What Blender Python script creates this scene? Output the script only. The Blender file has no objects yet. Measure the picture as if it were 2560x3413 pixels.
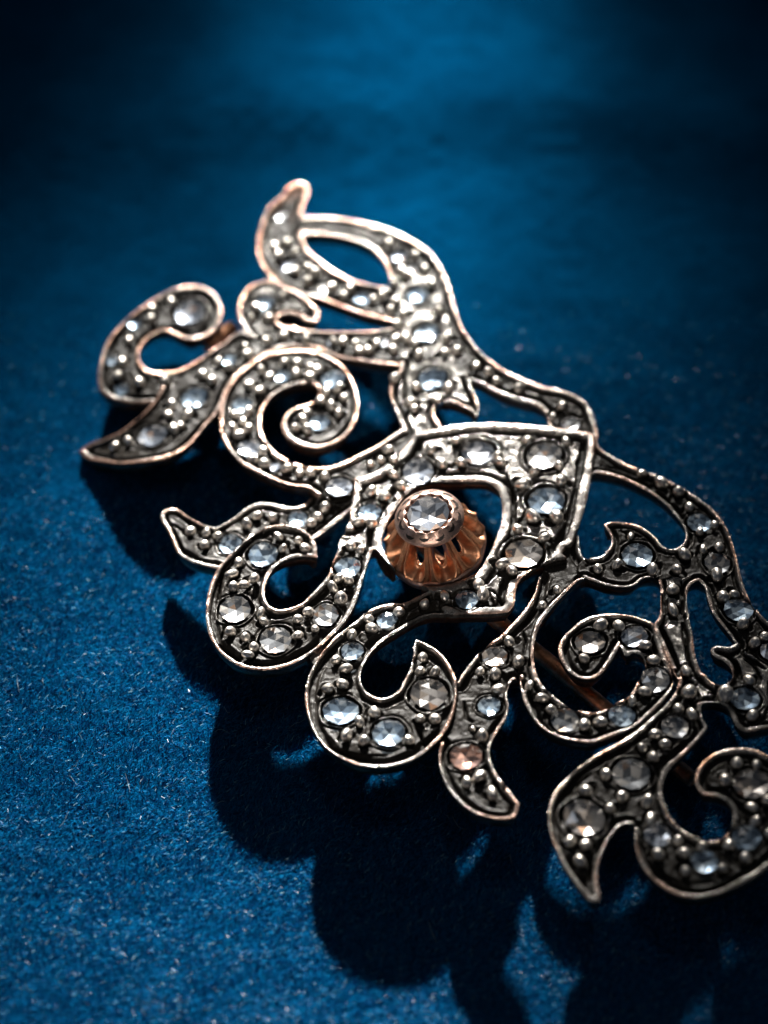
import bpy, math, random
import numpy as np
from mathutils import Vector, Matrix

# ------------------------------------------------------------------ camera, world, light
# 1 Blender unit = 1 cm.  All design numbers below are in millimetres (x 0.1).
sc = bpy.context.scene
MM = 0.1
ELEV = math.radians(50.0)
TGT = np.array([0.0, 0.0, 4.5])              # mm
DIST = 240.0                                 # mm
FOVW = 41.3                                  # mm seen across the frame at DIST
SRC_W, SRC_H = 2560.0, 3413.0
CAMP = TGT + DIST * np.array([0.0, -math.cos(ELEV), math.sin(ELEV)])
FWD = np.array([0.0, math.cos(ELEV), -math.sin(ELEV)])
UPV = np.array([0.0, math.sin(ELEV), math.cos(ELEV)])

cam_data = bpy.data.cameras.new("camera")
cam = bpy.data.objects.new("camera", cam_data)
sc.collection.objects.link(cam)
cam.location = Vector(CAMP * MM)
cam.rotation_euler = (math.pi / 2 - ELEV, 0, 0)
cam_data.sensor_fit = 'HORIZONTAL'
cam_data.sensor_width = 24.0
cam_data.lens = 24.0 * DIST / FOVW
cam_data.clip_start = 0.1
cam_data.clip_end = 500.0
cam_data.dof.use_dof = True
cam_data.dof.focus_distance = 23.5
APERTURE_MM = 5.9
cam_data.dof.aperture_fstop = cam_data.lens * 0.001 / (APERTURE_MM * MM)
cam_data.dof.aperture_blades = 0
sc.camera = cam

world = bpy.data.worlds.new("World")
sc.world = world
world.use_nodes = True
wn, wl = world.node_tree.nodes, world.node_tree.links
bg = wn["Background"]
bg.inputs[0].default_value = (0.30, 0.42, 0.60, 1)
bg.inputs[1].default_value = 0.035

sc.view_settings.view_transform = 'Standard'
sc.view_settings.look = 'None'
sc.view_settings.exposure = 0.0
sc.view_settings.gamma = 1.0
sc.view_settings.use_curve_mapping = False
sc.render.engine = 'CYCLES'
sc.cycles.use_denoising = True
sc.cycles.max_bounces = 8
sc.cycles.caustics_reflective = False
sc.cycles.caustics_refractive = False
sc.cycles.sample_clamp_indirect = 4.0

SUN_EL = math.radians(24.5)
SUN_AZ = math.radians(91.5)            # direction to the lamp, from +x, degrees


def aim(o, target):
    d = Vector(target) - o.location
    o.rotation_euler = d.to_track_quat('-Z', 'Y').to_euler()


def spot(name, aim_at, dist, az, el, power, cone, blend, radius, color):
    l = bpy.data.lights.new(name, 'SPOT')
    l.energy = power
    l.spot_size = math.radians(cone)
    l.spot_blend = blend
    l.shadow_soft_size = radius
    l.color = color
    o = bpy.data.objects.new(name, l)
    sc.collection.objects.link(o)
    a = Vector(aim_at)
    o.location = a + dist * Vector((math.cos(el) * math.cos(az), math.cos(el) * math.sin(az), math.sin(el)))
    aim(o, a)
    return o


def area(name, loc, target, sx, sy, power, color):
    l = bpy.data.lights.new(name, 'AREA')
    l.shape = 'RECTANGLE'
    l.size, l.size_y = sx, sy
    l.energy = power
    l.color = color
    o = bpy.data.objects.new(name, l)
    sc.collection.objects.link(o)
    o.location = loc
    aim(o, target)
    return o


# hard key light from behind, low: one wide pool, and two tighter ones as in the photograph
spot("key_spot_lamp", (0.2, 0.5, 0.0), 60.0, SUN_AZ, SUN_EL, 255000, 5.0, 1.0, 0.70, (1.0, 0.95, 0.88))
spot("front_spot_lamp", (-1.0, -2.7, 0.0), 60.0, SUN_AZ, SUN_EL, 800000, 4.8, 1.0, 0.70, (1.0, 0.96, 0.9))
spot("back_spot_lamp", (0.15, 3.7, 0.1), 60.0, math.radians(92), math.radians(24), 760000, 2.0, 1.0, 0.6, (1.0, 0.97, 0.92))
spot("cup_fill_spot", (0.25, -0.05, 0.6), 34.0, math.radians(-98), math.radians(38), 52000, 1.7, 1.0, 0.8, (1.0, 0.9, 0.8))  # unseen narrow spot added in front to brighten the cup
# large soft window behind the jewel: the metal mirrors it
area("window_area_lamp", (-8.0, 27.0, 26.5), (0.0, 1.0, 0.4), 18.0, 7.0, 230, (1.0, 0.92, 0.84))
area("side_glint_fill", (-30.0, 2.0, 16.0), (0, 0, 0.4), 5.0, 8.0, 150, (0.75, 0.85, 1.0))  # unseen soft light added at the left for facet glints
area("overhead_glint_fill", (1.0, 1.0, 40.0), (0, 0, 0.4), 6.0, 4.0, 300, (1.0, 0.97, 0.93))  # added overhead so that facets and beads mirror a highlight
area("right_glint_fill", (22.0, 20.0, 28.0), (0, 0, 0.4), 5.0, 5.0, 170, (1.0, 0.95, 0.9))  # added at back right for the stones to mirror; source unseen
area("front_cup_fill", (-6.0, -27.0, 20.0), (0, 0, 0.4), 5.0, 4.0, 90, (1.0, 0.93, 0.86))  # unseen fill added for the shaded front of the cup

# ------------------------------------------------------------------ helpers
rng = np.random.default_rng(7)
random.seed(7)


def link(name, me, parent=None, loc=None, mats=()):
    o = bpy.data.objects.new(name, me)
    sc.collection.objects.link(o)
    if parent is not None:
        o.parent = parent
    if loc is not None:
        o.location = loc
    for m in mats:
        me.materials.append(m)
    return o


def np_mesh(name, verts, quads, smooth=True, attrs=None, tris=False):
    k = 3 if tris else 4
    me = bpy.data.meshes.new(name)
    me.vertices.add(len(verts))
    me.vertices.foreach_set("co", np.ascontiguousarray(verts, dtype=np.float32).ravel())
    n = len(quads)
    me.loops.add(n * k)
    me.loops.foreach_set("vertex_index", np.ascontiguousarray(quads, dtype=np.int32).ravel())
    me.polygons.add(n)
    me.polygons.foreach_set("loop_start", np.arange(0, n * k, k, dtype=np.int32))
    me.update(calc_edges=True)
    if smooth:
        me.polygons.foreach_set("use_smooth", np.ones(n, dtype=bool))
    for an, av in (attrs or {}).items():
        a = me.attributes.new(an, 'FLOAT', 'POINT')
        a.data.foreach_set("value", np.ascontiguousarray(av, dtype=np.float32))
    me.validate()
    return me


def vnoise(x, y, cell, seed):
    """smooth value noise, -1..1, on arrays in mm"""
    r = np.random.default_rng(seed)
    N = 256
    t = r.uniform(-1, 1, (N, N)).astype(np.float32)
    u, v = x / cell + 1000.0, y / cell + 1000.0
    iu, iv = np.floor(u).astype(int), np.floor(v).astype(int)
    fu, fv = u - iu, v - iv
    fu = fu * fu * (3 - 2 * fu)
    fv = fv * fv * (3 - 2 * fv)
    a = t[iu % N, iv % N] * (1 - fu) + t[(iu + 1) % N, iv % N] * fu
    b = t[iu % N, (iv + 1) % N] * (1 - fu) + t[(iu + 1) % N, (iv + 1) % N] * fu
    return a * (1 - fv) + b * fv


def sstep(a, b, x):
    t = np.clip((x - a) / (b - a), 0, 1)
    return t * t * (3 - 2 * t)


# ------------------------------------------------------------------ from the photograph's pixels to the jewel's own surface
def ray(u, v):
    u, v = np.asarray(u, float), np.asarray(v, float)
    px = (u - SRC_W / 2) / SRC_W * FOVW / DIST
    py = -(v - SRC_H / 2) / SRC_W * FOVW / DIST
    d = FWD[None, :] + px[:, None] * np.array([1.0, 0, 0])[None, :] + py[:, None] * UPV[None, :]
    return d


def at_height(u, v, z):
    d = ray(u, v)
    t = (z - CAMP[2]) / d[:, 2]
    return CAMP[0] + t * d[:, 0], CAMP[1] + t * d[:, 1]


# the jewel lies on its far left tip and rises toward the lower right: heights (mm) of its face
CTRL = np.array([(270, 1510, 0.8), (386, 1540, 2.1), (571, 1500, 3.7), (400, 1300, 3.0), (650, 1000, 3.4), (540, 1720, 2.9), (700, 1860, 3.9),
                 (700, 2100, 4.7), (870, 2220, 5.1), (1430, 1650, 5.6), (1980, 1440, 5.7), (1000, 620, 3.8), (1500, 1000, 4.9), (1150, 2400, 5.3),
                 (1700, 2700, 5.7), (1900, 2950, 5.7), (2100, 2100, 6.1), (2400, 1700, 5.9), (2560, 2300, 6.0), (2400, 2900, 5.8),
                 (1080, 1400, 4.6)], float)
TIPX, TIPY = [float(t[0]) for t in at_height(np.array([250.0]), np.array([1515.0]), np.array([1.0]))]


def quad_basis(x, y):
    return np.stack([np.ones_like(x), x, y, x * x, x * y, y * y, np.exp(-((x * 20 - TIPX) ** 2 + (y * 20 - TIPY) ** 2) / 9.0)], 1)


CTRL[:, 2] *= 0.86
cx, cy = at_height(CTRL[:, 0], CTRL[:, 1], CTRL[:, 2])
COEF = np.linalg.lstsq(quad_basis(cx / 20, cy / 20), CTRL[:, 2], rcond=None)[0]


def S(x, y):
    x = np.asarray(x, float) / 20
    y = np.asarray(y, float) / 20
    c = COEF
    return c[6] * np.exp(-((x * 20 - TIPX) ** 2 + (y * 20 - TIPY) ** 2) / 9.0) + c[0] + c[1] * x + c[2] * y + c[3] * x * x + c[4] * x * y + c[5] * y * y


def on_jewel(u, v, dz=0.0):
    u, v = np.asarray(u, float), np.asarray(v, float)
    z = np.full(u.shape, 4.5)
    for _ in range(6):
        x, y = at_height(u, v, z)
        z = S(x, y) + dz
    return x, y


WIN = {'A': (200, 500), 'B': (800, 560), 'C': (200, 1100), 'D': (500, 1600), 'E': (600, 1000), 'F': (1300, 1100),
       'G': (1200, 1500), 'H': (950, 1950), 'I': (1760, 1450), 'J': (1760, 2000), 'K': (1760, 2400)}
ZS = 800 / 1659.0


def W(w, *pts):
    """points measured in a window of the photograph -> (u, v, corner, open)"""
    ox, oy = WIN[w]
    out = []
    for p in pts:
        fl = p[2] if len(p) > 2 else ''
        out.append((ox + p[0] * ZS, oy + p[1] * ZS, 'c' in fl, 'o' in fl))
    return out


def smooth_loop(pts, sub=5):
    """closed Catmull-Rom through pts in mm; 'corner' points stay sharp; returns points and an open flag per segment"""
    n = len(pts)
    P = np.array([[p[0], p[1]] for p in pts])
    out, op = [], []
    for i in range(n):
        p0, p1, p2, p3 = P[i - 1], P[i], P[(i + 1) % n], P[(i + 2) % n]
        if pts[i][2]:
            p0 = p1 - (p2 - p1) * 0.5
        if pts[(i + 1) % n][2]:
            p3 = p2 + (p2 - p1) * 0.5
        d = np.linalg.norm(p2 - p1) + 1e-6
        d0 = np.linalg.norm(p1 - p0) + 1e-6
        d3 = np.linalg.norm(p3 - p2) + 1e-6
        m1 = ((p2 - p1) / d * d0 + (p1 - p0) / d0 * d) / (d + d0)
        m2 = ((p3 - p2) / d3 * d + (p2 - p1) / d * d3) / (d + d3)
        if pts[i][2]:
            m1 = (p2 - p1) / d
        if pts[(i + 1) % n][2]:
            m2 = (p2 - p1) / d
        for k in range(sub):
            t = k / sub
            h00, h10 = 2 * t**3 - 3 * t**2 + 1, t**3 - 2 * t**2 + t
            h01, h11 = -2 * t**3 + 3 * t**2, t**3 - t**2
            out.append(h00 * p1 + h10 * d * m1 + h01 * p2 + h11 * d * m2)
            op.append(pts[i][3])
    return np.array(out), np.array(op)


# ------------------------------------------------------------------ the outlines of the jewel's pieces, lowest first
# each: name, outline, rim width, groove width, tarnish of the floor, height offset, groove depth
EL = []


def elem(name, outline, rim=0.26, groove=0.34, tar=0.6, dz=0.0, gd=0.42, hole=None, label=None):
    EL.append(dict(name=name, out=outline, rim=rim, groove=groove, tar=tar, dz=dz, gd=gd, hole=hole, label=label))


elem('bridge', W('H', (170, 500, 'c'), (330, 385, 'c'), (350, 430, 'c'), (300, 500), (215, 560, 'c')), rim=0.6, groove=0.0, tar=0.3, dz=-0.08)

elem('scroll', W('A', (1100, 1190), (1122, 1110), (1095, 1020), (1030, 955), (930, 928), (820, 940), (700, 990), (560, 1080),
                 (420, 1200), (330, 1310), (280, 1450), (262, 1580), (280, 1660), (330, 1700), (420, 1732), (520, 1745), (620, 1738, 'o'),
                 (700, 1710, 'o'), (800, 1640, 'o'), (820, 1570, 'o'), (790, 1525), (700, 1530), (620, 1518), (570, 1485), (545, 1430),
                 (550, 1370), (590, 1310), (650, 1262), (720, 1240), (800, 1275), (880, 1303), (960, 1298), (1050, 1255)),
     rim=0.3, groove=0.3, tar=0.75, dz=-0.05, label='far left curl with a pear-shaped stone in its bulb')

elem('leaf', W('C', (130, 835, 'c'), (200, 785), (330, 740), (430, 690), (520, 620), (600, 550), (660, 470), (700, 400, 'o'), (720, 340, 'o'),
               (730, 284), (800, 280), (900, 235), (1000, 175), (1090, 110))
     + W('E', (290, 300), (370, 235), (430, 215), (490, 232, 'o'), (560, 200, 'o'), (680, 175), (800, 192), (950, 212), (1100, 216), (1300, 212),
         (1480, 195, 'o'), (1560, 200, 'o'), (1580, 420, 'o'), (1520, 447), (1400, 440), (1250, 420), (1100, 392), (1000, 350), (860, 318), (700, 330), (560, 395),
         (470, 465), (400, 520), (345, 590), (300, 690))
     + W('C', (1090, 560), (1010, 650), (960, 715), (900, 785), (820, 843), (700, 888), (560, 912), (420, 920), (280, 905), (180, 880)),
     rim=0.28, groove=0.2, tar=0.55, dz=0.0, label='long left leaf running up into a narrow band')

elem('leaf', W('B', (470, 140), (460, 112), (400, 100), (330, 130), (290, 190), (220, 245), (160, 340), (130, 440), (118, 540), (135, 640),
               (180, 720), (240, 780), (320, 830), (420, 870), (480, 885), (560, 905), (700, 955), (850, 1010), (1000, 1045),
               (1110, 1065, 'o'), (1150, 1000, 'o'), (1130, 880, 'o'), (1060, 835), (1000, 822), (900, 802), (780, 770), (680, 720), (590, 660), (520, 605), (470, 560),
               (440, 500), (430, 440), (440, 380), (430, 300), (450, 230), (472, 175)),
     rim=0.3, groove=0.24, tar=0.55, dz=0.0, label='upper leaf with a rose-gold tip')

elem('hook', W('B', (548, 1010), (525, 1062), (470, 1058), (400, 1018), (330, 1002), (275, 1015), (255, 1050), (290, 1085), (400, 1105, 'o'),
               (400, 1170, 'o'), (200, 1200, 'o'), (80, 1170), (20, 1100), (-14, 1020), (-8, 930), (30, 850), (90, 800), (160, 775), (240, 775), (330, 822),
               (430, 878), (500, 935), (545, 985)), rim=0.3, groove=0.2, tar=0.45, dz=0.0)

elem('arch', W('B', (400, 340, 'o'), (440, 335), (540, 332), (640, 335), (760, 350), (880, 375), (1000, 405), (1120, 455), (1230, 515), (1320, 580),
               (1390, 680), (1440, 790), (1475, 900), (1500, 1000), (1540, 1100), (1600, 1190), (1660, 1262))
     + W('F', (700, 210), (800, 275), (920, 330), (1050, 380), (1180, 410), (1290, 450), (1360, 500), (1400, 570), (1425, 660), (1432, 750, 'o'),
         (1300, 760, 'o'), (1150, 700, 'o'), (1100, 650), (1085, 590), (1050, 545), (1000, 515), (900, 490), (780, 450), (680, 400), (600, 355), (530, 340, 'o'),
         (400, 330, 'o'), (200, 0, 'o'))
     + W('B', (1200, 1000, 'o'), (1080, 880, 'o'), (1035, 820), (1040, 770), (1020, 700), (980, 630), (910, 560), (820, 510), (700, 475), (560, 455), (440, 450, 'o'), (400, 430, 'o')),
     rim=0.3, groove=0.26, tar=0.55, dz=-0.03, label='tall arch sweeping down to the lozenge corner')

elem('stem', W('B', (1035, 822, 'o'), (1085, 900, 'o'), (1110, 1000, 'o'), (1100, 1100, 'o'), (1110, 1200, 'o'), (1105, 1290, 'o'), (1110, 1345))
     + W('F', (65, 280), (20, 320), (-2, 400), (10, 490), (45, 570), (75, 650), (100, 720, 'o'), (350, 720, 'o'), (350, 655), (312, 600), (305, 545), (330, 495, 'o'),
         (400, 470, 'o'), (480, 400, 'o'), (530, 335, 'o'), (520, 250, 'o'), (430, 100, 'o'), (420, -50, 'o'), (380, -150, 'o'))
     + W('B', (1380, 780, 'o'), (1300, 720, 'o'), (1150, 700, 'o')),
     rim=0.34, groove=0.24, tar=0.4, dz=0.02, label='studded stem under the arch')

elem('leaf', W('F', (470, 290, 'o'), (540, 330), (560, 400), (600, 480), (614, 550), (600, 602, 'c'), (560, 560), (500, 530), (430, 500), (360, 490, 'o'),
               (340, 420, 'o'), (390, 330, 'o')), rim=0.22, groove=0.18, tar=0.35, dz=0.05, label='small pointed leaf beside the stem')

elem('leaf', W('D', (75, 230), (82, 190), (120, 165), (190, 170), (250, 210), (320, 250), (400, 285), (450, 290), (520, 260), (600, 210), (660, 160),
               (740, 125), (830, 125), (920, 145), (1000, 152), (1050, 140), (1100, 95, 'o'), (1130, 20, 'o'), (1250, -40, 'o'), (1400, 10, 'o'), (1400, 150), (1320, 230),
               (1230, 300), (1140, 365, 'o'), (1000, 430, 'o'), (850, 480, 'o'), (700, 560, 'o'), (520, 600), (470, 582), (380, 560), (280, 530), (200, 480), (160, 400), (120, 310)),
     rim=0.26, groove=0.24, tar=0.5, dz=-0.40, label='left arm ending in an arrow-shaped leaf')

elem('scroll', W('E', (1560, 885, 'o'), (1600, 950, 'o'), (1450, 1160, 'o'), (1250, 1260, 'o'), (1150, 1340, 'o'), (960, 1350), (880, 1300), (780, 1282), (650, 1242), (540, 1195),
                 (440, 1140), (360, 1060), (300, 970), (275, 870), (280, 760), (310, 650), (370, 550), (450, 470), (550, 400), (680, 357),
                 (820, 343), (940, 357), (1040, 395), (1120, 450), (1180, 530), (1220, 620), (1235, 720), (1220, 820), (1180, 900),
                 (1120, 960), (1040, 1003), (940, 1023), (850, 1012), (760, 970), (715, 920), (705, 850), (730, 790), (790, 745), (870, 720),
                 (945, 695, 'c'), (962, 640), (945, 598), (880, 575), (780, 590), (700, 620), (630, 670), (580, 740), (560, 820), (570, 920), (620, 1010),
                 (700, 1080), (800, 1130), (900, 1155), (1000, 1155), (1120, 1125), (1250, 1060), (1370, 1000), (1460, 940)),
     rim=0.3, groove=0.22, tar=0.5, dz=0.03, label='large spiral scroll')

elem('scroll', W('D', (1155, 545, 'c'), (1150, 470), (1120, 400), (1060, 345), (980, 318), (890, 312), (800, 330), (720, 370), (640, 430), (570, 500),
                 (500, 570), (450, 650), (410, 750), (390, 860), (388, 980), (410, 1080), (460, 1170), (530, 1240), (620, 1295), (730, 1320),
                 (850, 1318), (960, 1290), (1060, 1240), (1150, 1180), (1220, 1120), (1280, 1060), (1350, 980), (1400, 900), (1440, 800),
                 (1470, 700), (1500, 600), (1535, 500), (1590, 420, 'o'), (1590, 300, 'o'), (1380, 300), (1330, 430), (1270, 560), (1235, 660), (1170, 740),
                 (1100, 812), (1040, 865), (960, 895), (890, 905), (830, 880), (795, 820), (795, 740), (820, 670), (870, 600), (950, 555), (1050, 535)),
     rim=0.26, groove=0.38, tar=0.72, dz=0.12, label='left C-scroll with four large stones')

elem('scroll', W('H', (1060, 25, 'o'), (1120, 60, 'o'), (1120, 204), (1020, 206), (950, 225), (880, 260), (800, 310), (720, 360), (640, 420), (580, 490), (535, 570),
                 (520, 650), (545, 720), (600, 765), (670, 785), (740, 765), (790, 730), (820, 670), (860, 590), (885, 500), (893, 420),
                 (905, 380, 'c'), (980, 410), (1060, 460), (1120, 530), (1160, 600), (1185, 680), (1185, 780), (1160, 900), (1100, 1020),
                 (1010, 1120), (900, 1200), (780, 1245), (650, 1262), (520, 1250), (400, 1205), (300, 1140), (220, 1050), (170, 950), (145, 850),
                 (140, 740), (155, 660), (180, 590), (230, 500), (290, 420), (360, 350), (430, 300), (500, 245), (580, 180), (660, 145), (750, 128), (830, 125),
                 (900, 90), (1000, 45)),
     rim=0.22, groove=0.36, tar=0.82, dz=0.05, label='middle C-scroll ending in a pointed leaf tip')

elem('leaf', W('G', (1290, 780, 'o'), (1240, 870), (1205, 985), (1150, 1075), (1090, 1150), (1030, 1210))
     + W('H', (1500, 335), (1420, 390), (1340, 460), (1280, 530), (1230, 600), (1195, 660, 'co'), (1190, 780, 'o'), (1170, 900, 'o'), (1120, 1020, 'o'), (1085, 1080), (1065, 1180),
         (1075, 1260), (1100, 1340), (1150, 1420), (1220, 1500), (1310, 1560), (1400, 1590), (1500, 1606), (1580, 1595), (1620, 1500, 'c'), (1570, 1440),
         (1520, 1370), (1465, 1300), (1425, 1220), (1410, 1150), (1430, 1070), (1480, 980), (1530, 900), (1545, 820), (1530, 750), (1545, 690), (1580, 640, 'o'), (1640, 640, 'o'),
         (1680, 500, 'o'))
     + W('G', (1190, 1350, 'o'), (1220, 1220, 'o'), (1300, 1080, 'o'), (1420, 980, 'o'), (1540, 890))
     + W('I', (400, 985), (450, 1010, 'o'), (470, 900, 'o'), (430, 852), (385, 835), (358, 780), (350, 690, 'o'), (300, 600, 'o')),
     rim=0.24, groove=0.26, tar=0.85, dz=-0.12, label='tarnished leaf hanging below the lozenge')

elem('scroll', W('J', (640, 305, 'c'), (600, 380), (555, 450), (505, 512), (440, 547), (370, 545), (300, 512), (250, 455), (218, 395), (208, 330),
                 (240, 262), (300, 200), (380, 137), (480, 103), (600, 97), (700, 107), (790, 132), (870, 165), (910, 260), (950, 380), (985, 480), (1000, 580),
                 (960, 665), (880, 755), (800, 830), (700, 895), (600, 935), (520, 965), (460, 985), (330, 977), (220, 952), (130, 910), (60, 850),
                 (0, 760), (-35, 680), (-50, 600), (-55, 540, 'o'), (-60, 400, 'o'))
     + W('G', (1180, 1500, 'o'), (1175, 1380, 'o'), (1200, 1220, 'o'), (1290, 1060, 'o'), (1400, 960, 'o'), (1500, 890, 'o'), (1580, 880))
     + W('I', (400, 988), (345, 1012), (280, 1072), (215, 1140), (150, 1215), (95, 1290), (60, 1370), (42, 1450))
     + W('J', (38, 400), (55, 500), (100, 590), (170, 660), (260, 728), (370, 770), (480, 778), (560, 745), (600, 715), (680, 680), (735, 615), (765, 555),
         (800, 500), (808, 430), (780, 382), (730, 368), (680, 388), (650, 350)),
     rim=0.26, groove=0.2, tar=0.7, dz=0.04, label='right loop scroll curling into a round bulb')

elem('stem', W('I', (900, 990, 'o'), (1000, 800, 'o'), (1100, 740, 'o'), (1180, 850, 'o'), (1230, 1000, 'o'), (1180, 1003), (1125, 1035), (1100, 1100), (1105, 1200))
     + W('J', (1115, 130), (1140, 250), (1150, 350), (1170, 430), (1210, 508), (1265, 562, 'o'), (1250, 690, 'o'), (1150, 680, 'o'), (1060, 600, 'o'), (1020, 520), (975, 420), (925, 290),
         (872, 165), (903, 120), (915, 60))
     + W('I', (915, 1150), (915, 1060)),
     rim=0.26, groove=0.16, tar=0.25, dz=0.0, label='fluted stem between the openings')

elem('leaf', W('K', (490, 1250, 'c'), (430, 1245), (370, 1180), (300, 1090), (240, 990), (190, 880), (155, 780), (140, 680), (150, 590), (180, 500),
               (240, 430), (310, 360), (390, 300), (470, 240), (560, 190), (650, 140), (740, 80))
     + W('J', (830, 835), (910, 765), (980, 690), (1025, 620), (1045, 540), (1060, 480, 'o'), (1130, 490, 'o'), (1180, 600, 'o'), (1195, 700), (1200, 800), (1242, 880, 'c'), (1200, 935),
         (1130, 1012), (1050, 1092), (980, 1160), (940, 1240))
     + W('K', (927, 470, 'o'), (900, 560, 'o'), (830, 650, 'o'), (750, 740, 'o'), (720, 715), (650, 722), (590, 780), (540, 860), (500, 950), (480, 1040), (482, 1130), (497, 1220)),
     rim=0.28, groove=0.3, tar=0.65, dz=0.0, label='lower right leaf with two large smoky stones')

elem('scroll', W('K', (930, 405), (925, 470), (945, 580), (990, 680), (1060, 752), (1150, 805), (1250, 832), (1340, 820), (1390, 770), (1415, 690), (1410, 620),
                 (1370, 560), (1300, 528), (1200, 512), (1180, 485), (1155, 430), (1165, 360), (1210, 290), (1280, 235), (1370, 200), (1480, 190),
                 (1580, 205), (1660, 245), (1760, 340), (1830, 480), (1855, 650), (1815, 820), (1740, 940), (1650, 1025), (1520, 1112), (1400, 1170),
                 (1270, 1215), (1150, 1226), (1040, 1210), (940, 1160), (860, 1100), (800, 1030), (760, 950), (740, 860), (742, 760, 'o'), (750, 640, 'o'), (800, 520, 'o'), (860, 450, 'o'), (880, 330, 'o')),
     rim=0.28, groove=0.3, tar=0.75, dz=0.02, label='lower right scroll running out of the picture')

elem('leaf', W('J', (1262, 345), (1290, 320), (1400, 322), (1445, 300, 'o'), (1550, 340, 'o'), (1750, 460, 'o'), (1790, 600), (1780, 800), (1720, 870),
               (1640, 890), (1570, 905), (1500, 908), (1440, 870), (1410, 810), (1380, 750), (1330, 717), (1250, 705), (1190, 722, 'o'), (1130, 640, 'o'), (1160, 540, 'o'),
               (1210, 508), (1265, 563), (1320, 582), (1375, 575), (1412, 540), (1400, 470), (1350, 420), (1290, 392)),
     rim=0.3, groove=0.22, tar=0.35, dz=0.02, label='forked leaf at the right edge')

elem('leaf', W('I', (525, 622, 'c'), (570, 606), (640, 608), (740, 622), (820, 660), (880, 710), (930, 770), (965, 787, 'o'), (1040, 800, 'o'), (1020, 960, 'o'), (930, 1000, 'o'), (850, 990),
               (790, 1000), (730, 1045), (640, 1056), (540, 1042), (450, 1012), (390, 988, 'o'), (340, 930, 'o'), (390, 850, 'o'), (440, 852), (500, 843), (550, 800), (577, 750),
               (570, 695), (545, 655)),
     rim=0.2, groove=0.2, tar=0.75, dz=0.06, label='right leaf with one bright stone')

elem('arch', W('I', (465, 20), (490, 80), (560, 130), (650, 180), (750, 225), (870, 265), (970, 310), (1080, 370), (1190, 440), (1280, 510),
               (1350, 600), (1400, 700), (1430, 800), (1455, 900), (1480, 1000), (1520, 1110), (1570, 1190), (1640, 1270), (1740, 1370), (1850, 1500), (1800, 1640, 'o'),
               (1500, 1480, 'o'), (1440, 1442), (1400, 1385), (1340, 1312), (1280, 1230), (1240, 1130), (1215, 1040), (1180, 1003, 'o'), (1080, 950, 'o'), (1000, 850, 'o'), (965, 787), (1010, 785), (1060, 760),
               (1090, 710), (1085, 650), (1050, 590), (1000, 530), (930, 460), (850, 400), (750, 345), (650, 300), (560, 275), (480, 262, 'o'), (380, 250, 'o'), (380, 30, 'o')),
     rim=0.24, groove=0.2, tar=0.7, dz=-0.02, label='right arch of the frame')

LOZ_HOLE = (W('F', (330, 1052), (420, 1055), (550, 1050), (680, 1062), (740, 1105), (770, 1180), (776, 1260), (768, 1340), (740, 1430))
            + W('G', (925, 660), (880, 750), (820, 840), (700, 905), (600, 935), (510, 950), (400, 935), (280, 860), (190, 760), (150, 660), (165, 560), (230, 430), (330, 300), (420, 240)))
elem('lozenge_frame', W('F', (190, 715, 'c'), (300, 690), (450, 662), (600, 650), (850, 655), (1050, 670), (1250, 690), (1405, 718, 'c'), (1417, 780), (1410, 900),
                        (1380, 1080), (1340, 1250), (1290, 1400), (1250, 1490))
     + W('G', (1430, 675), (1400, 720, 'c'), (1430, 745), (1350, 765), (1280, 785), (1210, 820), (1160, 850), (1100, 910), (1075, 990), (1062, 1080), (1022, 1128, 'c'),
         (900, 1138), (750, 1140), (600, 1137, 'o'), (530, 1040, 'o'), (480, 975, 'o'), (350, 905, 'o'), (200, 790, 'o'), (110, 690, 'o'))
     + W('D', (1545, 470, 'o'), (1420, 500, 'o'), (1310, 470, 'o'), (1380, 300), (1395, 150), (1407, 66))
     + W('E', (1190, 1240, 'c'), (1300, 1212), (1400, 1162), (1500, 1080), (1580, 985), (1625, 925)),
     rim=0.46, groove=0.36, tar=0.26, dz=0.10, gd=0.5, hole=LOZ_HOLE, label='bright lozenge-shaped frame round the flower setting')

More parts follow.
